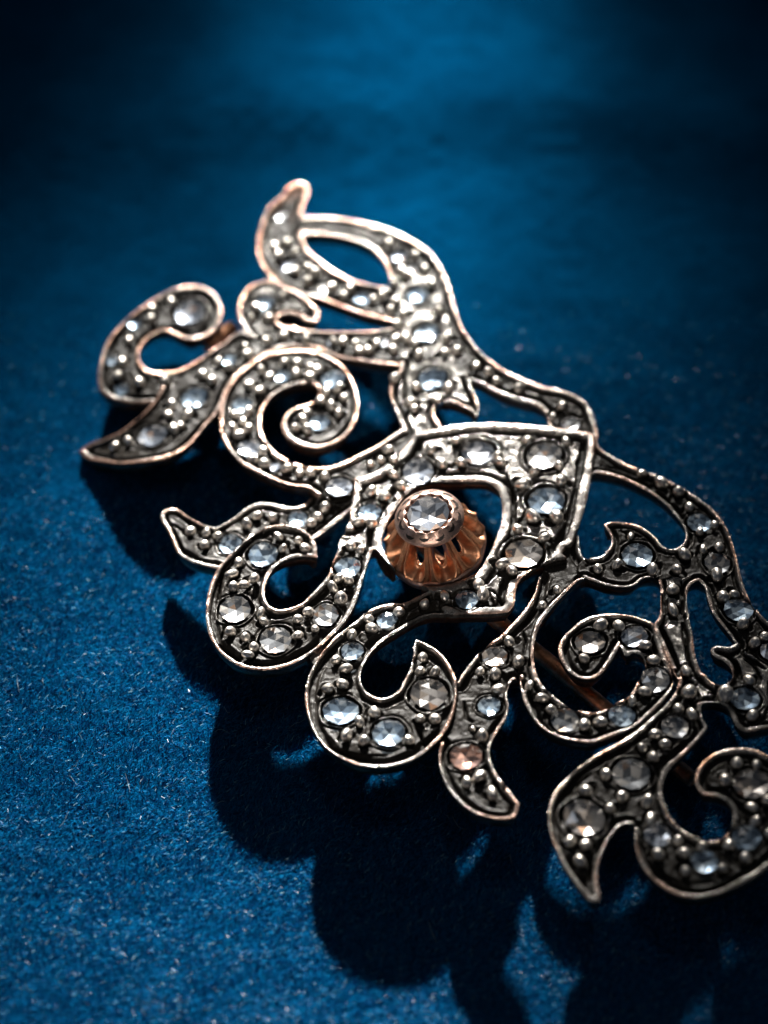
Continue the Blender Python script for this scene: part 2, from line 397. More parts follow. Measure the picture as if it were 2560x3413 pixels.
# ------------------------------------------------------------------ stones (window, x, y, radius in window pixels, warmth 0..1)
STONES = {
    'A': [(900, 1110, 112, .3), (515, 1195, 45, .2)],
    'C': [(365, 200, 45, .2), (425, 400, 50, .1), (930, 460, 88, .1), (640, 725, 100, .3), (1170, 205, 52, .1)],
    'E': [(430, 720, 68, .2), (480, 1020, 76, .3), (710, 520, 52, .1), (1060, 545, 84, .2), (965, 845, 74, .1), (660, 1148, 42, .3), (1100, 1290, 88, .4)],
    'B': [(170, 925, 66, .2), (290, 320, 48, .5), (345, 675, 62, .3), (600, 815, 62, .5), (850, 895, 58, .1), (1105, 600, 55, .3), (1185, 700, 48, .5),
          (1225, 872, 76, .1), (1295, 1135, 84, .1), (1330, 1450, 96, .1), (640, 1195, 40, .3), (1000, 1200, 38, .4)],
    'F': [(610, 848, 112, .3), (1065, 872, 124, .5), (195, 980, 106, .3), (1080, 1182, 126, .2), (1245, 640, 62, .5)],
    'G': [(1132, 718, 128, .7), (738, 1038, 76, .1)],
    'D': [(1520, 225, 78, .1), (1368, 605, 88, .1), (1212, 935, 88, .6), (780, 520, 102, .2), (590, 900, 108, .6), (870, 1110, 108, .5),
          (1020, 230, 66, .2), (555, 405, 80, .2)],
    'H': [(705, 240, 68, .1), (465, 455, 74, .1), (385, 870, 108, .2), (715, 1020, 106, .1), (995, 752, 122, .7), (1450, 480, 82, .7), (1412, 820, 76, .0), (1250, 1170, 102, 1.)],
    'I': [(755, 830, 104, .2), (1185, 600, 80, .1), (1310, 880, 84, .5), (1455, 1205, 94, .2), (1690, 1490, 80, .3)],
    'J': [(430, 290, 100, .65), (735, 250, 86, .4), (880, 550, 94, .6), (650, 800, 86, .1), (255, 828, 92, .6), (1015, 870, 92, .6), (1500, 680, 96, .1)],
    'K': [(715, 370, 122, .6), (385, 670, 132, .65), (895, 790, 86, .4), (1220, 972, 86, .0), (1510, 812, 94, .1), (1545, 435, 118, .7)],
}
BEADS = {
    'A': [(770, 1045), (640, 1090), (630, 1165), (480, 1310)],
    'C': [(435, 212), (400, 310), (550, 355), (725, 345), (985, 305), (1050, 350), (1090, 220), (1165, 255), (1280, 120), (1300, 168),
          (775, 510), (750, 585), (885, 585), (790, 680), (835, 660), (380, 800), (475, 770)],
    'E': [(565, 485), (620, 532), (475, 590), (545, 630), (380, 792), (470, 775), (440, 842), (475, 890), (405, 935), (365, 885), (570, 1045),
          (495, 1092), (740, 1165), (810, 440), (800, 505), (720, 435), (950, 485), (900, 465), (900, 535), (1010, 640), (1095, 605),
          (1130, 680), (975, 700), (1045, 730), (1095, 785), (880, 778), (855, 825), (880, 892), (800, 888), (1005, 1218), (1440, 1035), (1320, 1140),
          (1390, 1110), (1000, 1395), (830, 1200), (900, 1200), (600, 280), (715, 245), (875, 270), (1060, 285), (1215, 300), (1240, 350), (1300, 350), (1475, 340),
          (1485, 275), (1360, 300), (1130, 290), (580, 1130), (520, 1100)],
    'B': [(115, 965), (80, 1040), (295, 885), (200, 1040), (335, 515), (245, 545), (270, 610), (380, 580), (380, 712), (515, 720), (470, 685), (470, 780), (635, 828),
          (720, 885), (760, 830), (922, 910), (1075, 915), (1060, 795), (980, 880), (1375, 990), (1425, 1175), (1205, 1210), (1230, 1290), (1415, 1275),
          (1495, 1260), (1090, 1080), (1130, 1010), (1280, 700), (1210, 600), (1330, 800), (1120, 700), (1150, 740), (1035, 520), (1150, 1180), (300, 1160), (1040, 985)],
    'F': [(195, 175), (595, 245), (680, 285), (740, 350), (890, 402), (185, 395), (410, 395), (330, 490), (145, 500), (170, 545), (1190, 525), (1120, 600),
          (35, 333), (455, 775), (285, 830), (360, 935), (490, 925), (750, 880), (760, 920), (945, 765), (1215, 780), (1165, 945, 30), (1005, 985, 34),
          (912, 1075, 36), (1180, 1052, 36), (980, 1300, 46), (1150, 1305, 50), (885, 1385, 34), (1060, 1445, 32), (30, 905), (30, 1010), (75, 1090)],
    'G': [(80, 292, 34), (175, 325, 34), (570, 108), (690, 92), (822, 935, 34), (850, 1010, 38), (585, 1020), (450, 1068, 32), (268, 1125, 34), (985, 800, 38), (1047, 845, 38)],
    'D': [(1445, 300), (1530, 305), (1385, 465, 34), (1455, 490), (1305, 685, 32), (1375, 705, 32), (1262, 745), (1320, 825, 38), (1095, 925, 32), (1140, 1040), (1020, 970),
          (1025, 1085, 32), (770, 930), (785, 985), (575, 745), (655, 735), (720, 690), (615, 580), (570, 660), (555, 1060, 36), (655, 1095), (715, 1165, 32), (680, 1215),
          (890, 400), (920, 480), (1025, 430), (1070, 480), (275, 320), (385, 330), (375, 415), (665, 270), (745, 215), (850, 225), (1210, 155, 32), (1115, 265),
          (1160, 220), (705, 370), (470, 350)],
    'H': [(580, 235), (600, 305, 33), (785, 190, 34), (465, 345, 32), (350, 520), (425, 580), (300, 720, 32), (400, 692, 34), (615, 885, 34), (515, 950), (425, 1045, 34), (550, 1080, 34),
          (855, 1075, 34), (935, 930, 30), (1035, 930, 33), (935, 600, 30), (1040, 602, 30), (950, 505, 30), (1545, 380, 33), (1610, 520, 36), (1455, 605, 36), (1345, 590),
          (1470, 712, 34), (1365, 1028, 32), (1300, 980, 16), (1260, 1350, 34), (1345, 1318, 36), (1435, 1430, 36)],
    'I': [(710, 700, 22), (620, 900, 30), (480, 925, 28), (862, 930, 34), (1080, 822, 34), (1030, 932, 32), (785, 265), (920, 325, 34), (1045, 390, 36), (1115, 490, 26),
          (1190, 665, 30), (1290, 620, 32), (1215, 790, 30), (1320, 775, 34), (1310, 972, 38), (1425, 1095, 28), (1350, 1120, 38), (1005, 1070, 38), (1005, 1218, 40), (1490, 1305, 38),
          (1635, 1395), (1570, 1440, 36), (100, 1165, 24), (205, 1060, 26)],
    'J': [(500, 180, 38), (625, 178, 32), (385, 410, 30), (815, 320, 34), (870, 420, 36), (805, 635, 32), (720, 700, 32), (95, 680, 36), (160, 760, 32), (385, 870, 34), (500, 845, 34),
          (10, 590), (1090, 490, 38), (1110, 640, 42), (1040, 755, 34), (1130, 795, 34), (878, 930, 34), (945, 992, 36), (790, 1020, 30), (865, 1088, 34), (1360, 650, 46), (1530, 560, 38), (1550, 800, 34)],
    'K': [(535, 375, 34), (400, 490, 38), (650, 530, 32), (570, 610, 32), (290, 842, 40), (400, 862, 36), (360, 980, 38), (825, 562, 36), (850, 690, 38), (900, 935, 38), (1040, 835, 34),
          (1075, 925, 34), (1085, 1050, 32), (1350, 1030, 32), (1385, 870, 38), (1500, 962, 36), (1575, 700, 38), (1550, 605, 34), (1440, 300, 34), (1580, 310, 28), (1360, 420, 36),
          (1660, 560, 36), (1665, 790, 34), (1205, 872, 26)],
}


def collect(tab, default_r):
    out = []
    for w, lst in tab.items():
        ox, oy = WIN[w]
        for it in lst:
            r = it[2] if len(it) > 2 else default_r
            u, v = ox + it[0] * ZS, oy + it[1] * ZS
            out.append((u, v, r * ZS * FOVW / SRC_W, it[3] if len(it) > 3 else 0))
    a = np.array(out)
    x, y = on_jewel(a[:, 0], a[:, 1])
    return [(x[i], y[i], a[i, 2], a[i, 3]) for i in range(len(out))]


stones = collect(STONES, 80)
beads = collect(BEADS, 30)

# ------------------------------------------------------------------ height field of the jewel
G = 0.045
polys = []
for e in EL:
    def to_mm(pts):
        u = np.array([p[0] for p in pts])
        v = np.array([p[1] for p in pts])
        x, y = on_jewel(u, v)
        return [(x[i], y[i], pts[i][2], pts[i][3]) for i in range(len(pts))]
    e['poly'] = smooth_loop(to_mm(e['out']))
    e['hpoly'] = smooth_loop(to_mm(e['hole'])) if e['hole'] else None
allp = np.concatenate([e['poly'][0] for e in EL])
x0, y0 = allp.min(0) - 0.5
x1, y1 = allp.max(0) + 0.5
NX, NY = int((x1 - x0) / G) + 1, int((y1 - y0) / G) + 1
gx = x0 + np.arange(NX) * G
gy = y0 + np.arange(NY) * G
D = np.full((NX, NY), -9.0, np.float32)
OWN = np.full((NX, NY), -1, np.int16)
H = np.zeros((NX, NY), np.float32)
T = np.ones((NX, NY), np.float32)
RD = np.full((NX, NY), 9.0, np.float32)      # distance from the rimmed edge


def seg_dist(X, Y, A, B, mask=None):
    best = np.full(X.shape, 1e9, np.float32)
    for i in range(len(A)):
        if mask is not None and not mask[i]:
            continue
        ax, ay = A[i]
        bx, by = B[i]
        dx, dy = bx - ax, by - ay
        L = dx * dx + dy * dy + 1e-12
        t = np.clip(((X - ax) * dx + (Y - ay) * dy) / L, 0, 1)
        d = (X - ax - t * dx) ** 2 + (Y - ay - t * dy) ** 2
        np.minimum(best, d, out=best)
    return np.sqrt(best)


def inside(X, Y, A, B):
    c = np.zeros(X.shape, bool)
    for i in range(len(A)):
        ax, ay = A[i]
        bx, by = B[i]
        if ay == by:
            continue
        m = (ay > Y) != (by > Y)
        c ^= m & (X < (bx - ax) * (Y - ay) / (by - ay) + ax)
    return c


for ei, e in enumerate(EL):
    if e['name'] != 'lozenge_frame' and e['groove'] > 0:
        low = 1.0 if np.mean([p[1] for p in e['out']]) > 1900 else 0.0
        e['rs'] = 0.80 - 0.02 * low
        e['groove'] *= 1.0 + 0.15 * low
        if e['label'] not in ('fluted stem between the openings', 'forked leaf at the right edge', 'studded stem under the arch', 'small pointed leaf beside the stem'):
          e['tar'] = min(1.0, e['tar'] + (0.35 if low else 0.24))
    P, op = e['poly']
    lo, hi = P.min(0) - 0.25, P.max(0) + 0.25
    i0, i1 = max(0, int((lo[0] - x0) / G)), min(NX, int((hi[0] - x0) / G) + 2)
    j0, j1 = max(0, int((lo[1] - y0) / G)), min(NY, int((hi[1] - y0) / G) + 2)
    X, Y = np.meshgrid(gx[i0:i1].astype(np.float32), gy[j0:j1].astype(np.float32), indexing='ij')
    A, B = P, np.roll(P, -1, 0)
    # coarse-to-fine is not needed: a few hundred segments
    dr = seg_dist(X, Y, A, B, ~op)
    da = np.minimum(dr, seg_dist(X, Y, A, B, op)) if op.any() else dr
    ins = inside(X, Y, A, B)
    if e['hpoly'] is not None:
        HP = e['hpoly'][0]
        HA, HB = HP, np.roll(HP, -1, 0)
        dh = seg_dist(X, Y, HA, HB)
        hin = inside(X, Y, HA, HB)
        ins = ins & ~hin
        dr, da = np.minimum(dr, dh), np.minimum(da, dh)
    sd = np.where(ins, da, -da)
    D[i0:i1, j0:j1] = np.maximum(D[i0:i1, j0:j1], sd)
    # hand-cut profile: rim, groove, chiselled floor
    wob = vnoise(X, Y, 2.6, 21 + ei) * (0.42 if e['name'] != 'lozenge_frame' else 0.12) + vnoise(X, Y, 1.3, 11 + ei) * 0.18 + vnoise(X, Y, 0.45, 31 + ei) * 0.09 + vnoise(X, Y, 0.17, 32 + ei) * 0.07
    r = e['rim'] * e.get('rs', 1.0) * (1 + wob)
    g = r + e['groove'] * (1 + vnoise(X, Y, 1.0, 51 + ei) * 0.3)
    h = -0.045 * np.clip(np.abs(dr / r * 2 - 1), 0, 1) ** 4
    if e['groove'] > 0:
        down = sstep(r * 0.95, r + 0.08, dr)
        upp = sstep(g - 0.04, g + 0.09, dr)
        floor = -0.10 + (vnoise(X, Y, 0.5, 71 + ei) * 0.035 + vnoise(X, Y, 0.22, 72 + ei) * 0.015) * (1.0 - 0.6 * e['tar'])
        h = h * (1 - down) + down * ((1 - upp) * (-e['gd'] * 0.8) + upp * floor)
        ridge = np.exp(-((dr - g - 0.10) / 0.05) ** 2) * 0.05
        h = h + ridge
        tfl = np.clip(e['tar'] * 1.12 + 0.28 * vnoise(X, Y, 0.6, 91 + ei) + 0.16 * vnoise(X, Y, 0.2, 92 + ei), 0, 1)
        left = 0.30 * float(sstep(1300, 500, np.array([np.mean([q[0] for q in e['out']])]))[0])
        rimt = np.clip((0.28 if e['name'] == 'lozenge_frame' else 0.28) + left + 0.36 * vnoise(X, Y, 1.7, 111 + ei) + 0.34 * vnoise(X, Y, 0.5, 131 + ei), 0, 0.8)
        t = down * ((1 - upp) * 1.0 + upp * tfl) + (1 - down) * rimt * 0.6
        t = np.clip(t - 0.45 * np.exp(-((dr - g - 0.10) / 0.05) ** 2), 0, 1)
    else:
        t = np.full(X.shape, e['tar'], np.float32)
    h = h + e['dz']
    sub = (slice(i0, i1), slice(j0, j1))
    Hs, Ts, Os, Rs = H[sub], T[sub], OWN[sub], RD[sub]
    # the step from this piece to the one under it is real: take this piece wherever it is
    Hs[ins] = h[ins]
    Ts[ins] = t[ins]
    Os[ins] = ei
    Rs[ins] = dr[ins]


def local(xc, yc, R):
    i0, i1 = max(0, int((xc - R - x0) / G)), min(NX, int((xc + R - x0) / G) + 2)
    j0, j1 = max(0, int((yc - R - y0) / G)), min(NY, int((yc + R - y0) / G) + 2)
    X, Y = np.meshgrid(gx[i0:i1], gy[j0:j1], indexing='ij')
    return (slice(i0, i1), slice(j0, j1)), X - xc, Y - yc


# engraved lines: black tapered cuts
ENGRAVE = {
    'J': [([(925, 170), (960, 260), (1010, 370), (1050, 465)], 24), ([(1060, 60), (1072, 200), (1095, 330), (1112, 430)], 15), ([(1185, 690), (1300, 688), (1400, 690)], 16),
          ([(1250, 640), (1290, 622), (1340, 625)], 16), ([(1350, 350), (1405, 385), (1442, 450), (1440, 540), (1400, 590)], 18), ([(1450, 340), (1540, 400), (1640, 470)], 18),
          ([(1500, 400), (1560, 440), (1605, 520), (1600, 570)], 16), ([(1660, 560), (1680, 700), (1640, 800), (1560, 850)], 20), ([(1215, 540), (1150, 590), (1160, 640)], 12),
          ([(790, 170), (850, 260), (880, 350)], 10)],
    'I': [([(500, 200), (650, 232), (800, 292), (900, 350)], 10), ([(1060, 1000), (1075, 1100), (1070, 1220)], 14), ([(930, 1100), (940, 1240)], 10), ([(640, 660), (700, 680), (790, 700)], 10),
          ([(400, 900), (480, 880), (560, 860)], 10)],
    'F': [([(105, 300), (98, 450), (125, 620)], 16), ([(480, 310), (530, 400), (570, 500)], 14), ([(1170, 600), (1260, 570), (1340, 600)], 16), ([(230, 500), (300, 470), (400, 450)], 12),
          ([(640, 300), (800, 400), (950, 440)], 10), ([(800, 990), (850, 1100), (850, 1280)], 10)],
    'H': [([(960, 1090), (935, 1030), (900, 960)], 14), ([(300, 1100), (420, 1150), (560, 1175), (700, 1175)], 12), ([(1240, 790), (1255, 900), (1300, 930)], 12), ([(1500, 1180), (1480, 1260), (1520, 1400)], 14)],
    'G': [([(900, 960), (960, 1000), (990, 1060)], 14), ([(1120, 1230), (1150, 1300), (1130, 1400)], 10), ([(1290, 1000), (1200, 1100), (1120, 1180)], 12)],
    'K': [([(430, 1100), (440, 1000), (420, 900)], 12), ([(250, 560), (330, 440), (440, 360)], 12), ([(880, 980), (960, 1080), (1100, 1130), (1300, 1110)], 12), ([(1220, 480), (1300, 470), (1350, 500)], 12)],
    'D': [([(150, 260), (240, 320), (400, 330)], 12), ([(150, 300), (230, 440), (340, 500)], 12), ([(500, 640), (470, 800), (450, 960)], 10), ([(480, 1120), (560, 1200), (680, 1260)], 10)],
}
for w_, lst in ENGRAVE.items():
    for pts, wd in lst:
        ox, oy = WIN[w_]
        ux_, uy_ = on_jewel(np.array([ox + p[0] * ZS for p in pts]), np.array([oy + p[1] * ZS for p in pts]))
        P = np.stack([ux_, uy_], 1)
        # resample smoothly
        tt = np.linspace(0, len(P) - 1, 14)
        P = np.stack([np.interp(tt, np.arange(len(P)), P[:, k_]) for k_ in (0, 1)], 1)
        wmm = wd * ZS * FOVW / SRC_W
        lo, hi = P.min(0) - 0.6, P.max(0) + 0.6
        i0, i1 = max(0, int((lo[0] - x0) / G)), min(NX, int((hi[0] - x0) / G) + 2)
        j0, j1 = max(0, int((lo[1] - y0) / G)), min(NY, int((hi[1] - y0) / G) + 2)
        X, Y = np.meshgrid(gx[i0:i1], gy[j0:j1], indexing='ij')
        cutd = np.full(X.shape, 0.0)
        for k_ in range(13):
            taper = math.sin(math.pi * (k_ + 0.9) / 14.2) ** 0.6
            dd = seg_dist(X, Y, P[k_:k_ + 1], P[k_ + 1:k_ + 2])
            cutd = np.maximum(cutd, 1 - sstep(0.55, 1.0, dd / (wmm * taper + 1e-3)))
        sl_ = (slice(i0, i1), slice(j0, j1))
        cutd = cutd * sstep(0.02, 0.12, RD[sl_])
        H[sl_] = H[sl_] - 0.26 * cutd
        T[sl_] = np.clip(T[sl_] + cutd, 0, 1)

DZG = np.array([e['dz'] for e in EL] + [0.0])[OWN]      # height offset of the piece at each grid point
bead_z = []
for k, (bx, by, br, _) in enumerate(beads):
    sl, X, Y = local(bx, by, br * 3.2)
    an = rng.uniform(0, 2 * math.pi)
    ox, oy = 0.55 * br * math.cos(an), 0.55 * br * math.sin(an)
    rr = np.hypot(X - ox, Y - oy)
    th = np.arctan2(Y - oy, X - ox)
    lobe = br * 1.75 * (1 + 0.25 * np.cos(3 * (th - an)))
    pit = 1 - sstep(0.78, 1.0, rr / lobe)
    keep = sstep(0.0, 0.16, RD[sl])                 # never cut through the outer rim
    pit = pit * keep
    h = H[sl]
    H[sl] = h * (1 - pit) + pit * (DZG[sl] - 0.30)
    T[sl] = np.clip(T[sl] + pit * 0.9, 0, 1)
    lip = np.exp(-((rr / lobe - 1.08) / 0.07) ** 2) * keep
    H[sl] += 0.03 * lip
    T[sl] = np.clip(T[sl] - 0.35 * lip, 0, 1)
stone_seat = []
for k, (sx, sy, sr, wm) in enumerate(stones):
    sl, X, Y = local(sx, sy, sr * 1.7)
    el = 1.0 + rng.uniform(0.0, 0.10)
    ang = rng.uniform(0, math.pi)
    u = X * math.cos(ang) + Y * math.sin(ang)
    v = -X * math.sin(ang) + Y * math.cos(ang)
    rr = np.hypot(u / el, v) / sr
    wobr = rr * (1 + 0.03 * np.cos(5 * np.arctan2(v, u) + k))
    # seat for the stone, thin burnished lip round it, dark cut outside
    seat = 1 - sstep(1.10, 1.20, wobr)
    lip = np.exp(-((wobr - 1.26) / 0.045) ** 2)
    cut = np.exp(-((wobr - 1.38) / 0.07) ** 2) * sstep(0.1, 0.3, RD[sl])
    H[sl] = H[sl] * (1 - cut * 0.5) + cut * 0.5 * (DZG[sl] - 0.28)
    T[sl] = np.clip(T[sl] + cut * 0.5, 0, 1)
    inner = (wobr < 1.32) & (OWN[sl] >= 0)
    H[sl] = np.where(inner, H[sl] * (1 - lip) + lip * (DZG[sl] - 0.03), H[sl])
    T[sl] = np.clip(T[sl] - 0.6 * lip, 0, 1)
    H[sl] = H[sl] * (1 - seat) + seat * (DZG[sl] - 0.42)
    T[sl] = np.clip(T[sl] + seat, 0, 1)
    stone_seat.append((el, ang))

# fine tooling marks everywhere
Xg, Yg = np.meshgrid(gx.astype(np.float32), gy.astype(np.float32), indexing='ij')
H += 0.009 * vnoise(Xg, Yg, 0.14, 201) * (0.4 + T) + 0.014 * vnoise(Xg, Yg, 0.42, 202)
# soften by one small blur (metal has no razor steps)
for _ in range(1):
    Hp = H.copy()
    m = OWN >= 0
    acc = np.zeros_like(H)
    wsum = np.zeros_like(H)
    for dx_, dy_, w_ in ((0, 0, 4), (1, 0, 1), (-1, 0, 1), (0, 1, 1), (0, -1, 1)):
        mm = np.roll(np.roll(m, dx_, 0), dy_, 1)
        hh = np.roll(np.roll(Hp, dx_, 0), dy_, 1)
        acc += w_ * hh * mm
        wsum += w_ * mm
    H = np.where(m & (wsum > 0), acc / np.maximum(wsum, 1), H)

# grid cells that belong to the jewel; outside corners are pulled onto the outline
DX = np.gradient(D, G, axis=0)
DY = np.gradient(D, G, axis=1)
ln = np.sqrt(DX * DX + DY * DY) + 1e-6
pull = np.clip(-D, 0, 2.2 * G) * (D < 0)
VX = Xg + pull * DX / ln
VY = Yg + pull * DY / ln
inn = D > 0
cell = inn[:-1, :-1] | inn[1:, :-1] | inn[1:, 1:] | inn[:-1, 1:]
# owner of a cell: the highest owner of its inside corners
oc = np.maximum(np.maximum(OWN[:-1, :-1], OWN[1:, :-1]), np.maximum(OWN[1:, 1:], OWN[:-1, 1:]))
cell &= oc >= 0
# outside corners take the height and tarnish of an inside neighbour
need = (OWN < 0)
HH, TT, CN = np.zeros_like(H), np.zeros_like(T), np.zeros_like(H)
for dx_ in (-1, 0, 1):
    for dy_ in (-1, 0, 1):
        mm = np.roll(np.roll(OWN >= 0, dx_, 0), dy_, 1)
        HH += np.roll(np.roll(H, dx_, 0), dy_, 1) * mm
        TT += np.roll(np.roll(T, dx_, 0), dy_, 1) * mm
        CN += mm
H = np.where(need & (CN > 0), HH / np.maximum(CN, 1), H)
T = np.where(need & (CN > 0), TT / np.maximum(CN, 1), T)
RD = np.where(need, 0, RD)
SZ = S(Xg, Yg)
# smoothed inward direction for the undercut of the walls
DS = np.clip(D, -0.6, 2.0)
for _ in range(7):
    DS = (DS * 2 + np.roll(DS, 1, 0) + np.roll(DS, -1, 0) + np.roll(DS, 1, 1) + np.roll(DS, -1, 1)) / 6
SX_, SY_ = np.gradient(DS, G, axis=0), np.gradient(DS, G, axis=1)
SX_, SY_ = np.clip(SX_, -1, 1), np.clip(SY_, -1, 1)

# ------------------------------------------------------------------ materials


def mat(name):
    m = bpy.data.materials.new(name)
    m.use_nodes = True
    n, l = m.node_tree.nodes, m.node_tree.links
    return m, n, l, n["Principled BSDF"]


def noise(n, l, scale, detail=4, rough=0.6, coord=None):
    t = n.new("ShaderNodeTexNoise")
    t.inputs["Scale"].default_value = scale
    t.inputs["Detail"].default_value = detail
    t.inputs["Roughness"].default_value = rough
    if coord is not None:
        l.new(coord, t.inputs["Vector"])
    return t


def ramp(n, l, src, stops):
    r = n.new("ShaderNodeValToRGB")
    while len(r.color_ramp.elements) < len(stops):
        r.color_ramp.elements.new(0.5)
    for e_, (p, c) in zip(r.color_ramp.elements, stops):
        e_.position = p
        e_.color = (c, c, c, 1) if not isinstance(c, tuple) else (*c, 1)
    l.new(src, r.inputs[0])
    return r


def mixc(n, l, fac, a, b):
    m = n.new("ShaderNodeMix")
    m.data_type = 'RGBA'
    for s, v in ((m.inputs["Factor"], fac), (m.inputs["A"], a), (m.inputs["B"], b)):
        if hasattr(v, 'is_linked') or hasattr(v, 'links'):
            l.new(v, s)
        elif isinstance(v, tuple):
            s.default_value = (*v, 1)
        else:
            s.default_value = v
    return m.outputs["Result"]


def math_node(n, l, op, a, b=0.5, clamp=False):
    m = n.new("ShaderNodeMath")
    m.operation = op
    m.use_clamp = clamp
    for s, v in ((m.inputs[0], a), (m.inputs[1], b)):
        if isinstance(v, (int, float)):
            s.default_value = v
        else:
            l.new(v, s)
    return m.outputs[0]


def make_silver():
    m, n, l, p = mat("silver")
    tc = n.new("ShaderNodeTexCoord").outputs["Object"]
    at = n.new("ShaderNodeAttribute")
    at.attribute_name = "tarnish"
    ge = n.new("ShaderNodeAttribute")
    ge.attribute_name = "edge"
    n1 = noise(n, l, 26, 6, 0.7, tc)
    n2 = noise(n, l, 140, 4, 0.7, tc)
    a = math_node(n, l, 'MULTIPLY_ADD', n1.outputs["Fac"], 0.55)
    n[a.node.name].inputs[2].default_value = -0.27
    t = math_node(n, l, 'ADD', at.outputs["Fac"], a)
    b = math_node(n, l, 'MULTIPLY_ADD', n2.outputs["Fac"], 0.4)
    n[b.node.name].inputs[2].default_value = -0.2
    t = math_node(n, l, 'ADD', t, b)
    tr = ramp(n, l, t, [(0.02, 0.0), (0.60, 1.0)])
    col = mixc(n, l, ramp(n, l, n1.outputs["Fac"], [(0.35, 0.0), (0.7, 1.0)]).outputs[0], (0.43, 0.405, 0.38), (0.21, 0.195, 0.185))
    wa = n.new("ShaderNodeAttribute")
    wa.attribute_name = "warmth"
    gold = math_node(n, l, 'MULTIPLY', math_node(n, l, 'ADD', ge.outputs["Fac"], wa.outputs["Fac"], True), ramp(n, l, math_node(n, l, 'ADD', noise(n, l, 5, 3, 0.5, tc).outputs["Fac"], math_node(n, l, 'MULTIPLY', wa.outputs["Fac"], 0.35)), [(0.44, 0.0), (0.62, 0.75)]).outputs[0])
    col = mixc(n, l, gold, col, (0.66, 0.36, 0.25))
    col = mixc(n, l, tr.outputs[0], col, (0.016, 0.014, 0.012))
    dust = ramp(n, l, noise(n, l, 330, 3, 0.7, tc).outputs["Fac"], [(0.64, 0.0), (0.74, 0.35)])
    col = mixc(n, l, dust.outputs[0], col, (0.30, 0.27, 0.24))
    l.new(col, p.inputs["Base Color"])
    met = ramp(n, l, tr.outputs[0], [(0.0, 1.0), (1.0, 0.0)])
    l.new(met.outputs[0], p.inputs["Metallic"])
    n3 = noise(n, l, 60, 5, 0.6, tc)
    rg = ramp(n, l, n3.outputs["Fac"], [(0.3, 0.10), (0.75, 0.30)])
    l.new(ramp(n, l, tr.outputs[0], [(0.0, 0.5), (1.0, 0.09)]).outputs[0], p.inputs["Specular IOR Level"])
    rr = math_node(n, l, 'MULTIPLY_ADD', tr.outputs[0], 0.10)
    l.new(rg.outputs[0], n[rr.node.name].inputs[2])
    l.new(rr, p.inputs["Roughness"])
    bp = n.new("ShaderNodeBump")
    bp.inputs["Strength"].default_value = 0.55
    bp.inputs["Distance"].default_value = 0.003
    l.new(noise(n, l, 170, 5, 0.7, tc).outputs["Fac"], bp.inputs["Height"])
    l.new(bp.outputs[0], p.inputs["Normal"])
    return m


def make_gold(name, c1, c2, dark, amount, rough, streak=False):
    m, n, l, p = mat(name)
    tc = n.new("ShaderNodeTexCoord").outputs["Object"]
    vec = tc
    if streak:
        mp = n.new("ShaderNodeMapping")
        mp.inputs["Scale"].default_value = (1, 1, 0.12)
        l.new(tc, mp.inputs[0])
        vec = mp.outputs[0]
    n1 = noise(n, l, 22, 5, 0.65, tc)
    n2 = noise(n, l, 120, 4, 0.6, vec)
    col = mixc(n, l, ramp(n, l, n1.outputs["Fac"], [(0.35, 0.), (0.65, 1.)]).outputs[0], c1, c2)
    fac = ramp(n, l, noise(n, l, 14, 6, 0.75, tc).outputs["Fac"], [(0.40, 0.), (0.66, amount)])
    col = mixc(n, l, fac.outputs[0], col, dark)
    l.new(col, p.inputs["Base Color"])
    p.inputs["Metallic"].default_value = 0.95
    l.new(ramp(n, l, n2.outputs["Fac"], [(0.3, rough), (0.7, rough + 0.2)]).outputs[0], p.inputs["Roughness"])
    bp = n.new("ShaderNodeBump")
    bp.inputs["Strength"].default_value = 0.4
    bp.inputs["Distance"].default_value = 0.004
    l.new(n2.outputs["Fac"], bp.inputs["Height"])
    l.new(bp.outputs[0], p.inputs["Normal"])
    return m


def make_diamond(name, tint, refl=0.22):
    """polished clear facet: lets the foil show through and mirrors the room"""
    m, n, l, p = mat(name)
    out = n["Material Output"]
    tr_ = n.new("ShaderNodeBsdfTransparent")
    tr_.inputs[0].default_value = (*tint, 1)
    gl = n.new("ShaderNodeBsdfGlossy")
    gl.inputs["Roughness"].default_value = 0.05
    fr = n.new("ShaderNodeLayerWeight")
    fr.inputs["Blend"].default_value = 0.5
    f = math_node(n, l, 'MULTIPLY_ADD', math_node(n, l, 'POWER', fr.outputs["Facing"], 3.0), 1.0 - refl)
    n[f.node.name].inputs[2].default_value = refl
    mx = n.new("ShaderNodeMixShader")
    l.new(f, mx.inputs[0])
    l.new(tr_.outputs[0], mx.inputs[1])
    l.new(gl.outputs[0], mx.inputs[2])
    l.new(mx.outputs[0], out.inputs["Surface"])
    n.remove(p)
    return m


def make_foil(name, col, rough):
    m, n, l, p = mat(name)
    p.inputs["Base Color"].default_value = (*col, 1)
    p.inputs["Metallic"].default_value = 0.75
    p.inputs["Roughness"].default_value = rough
    return m


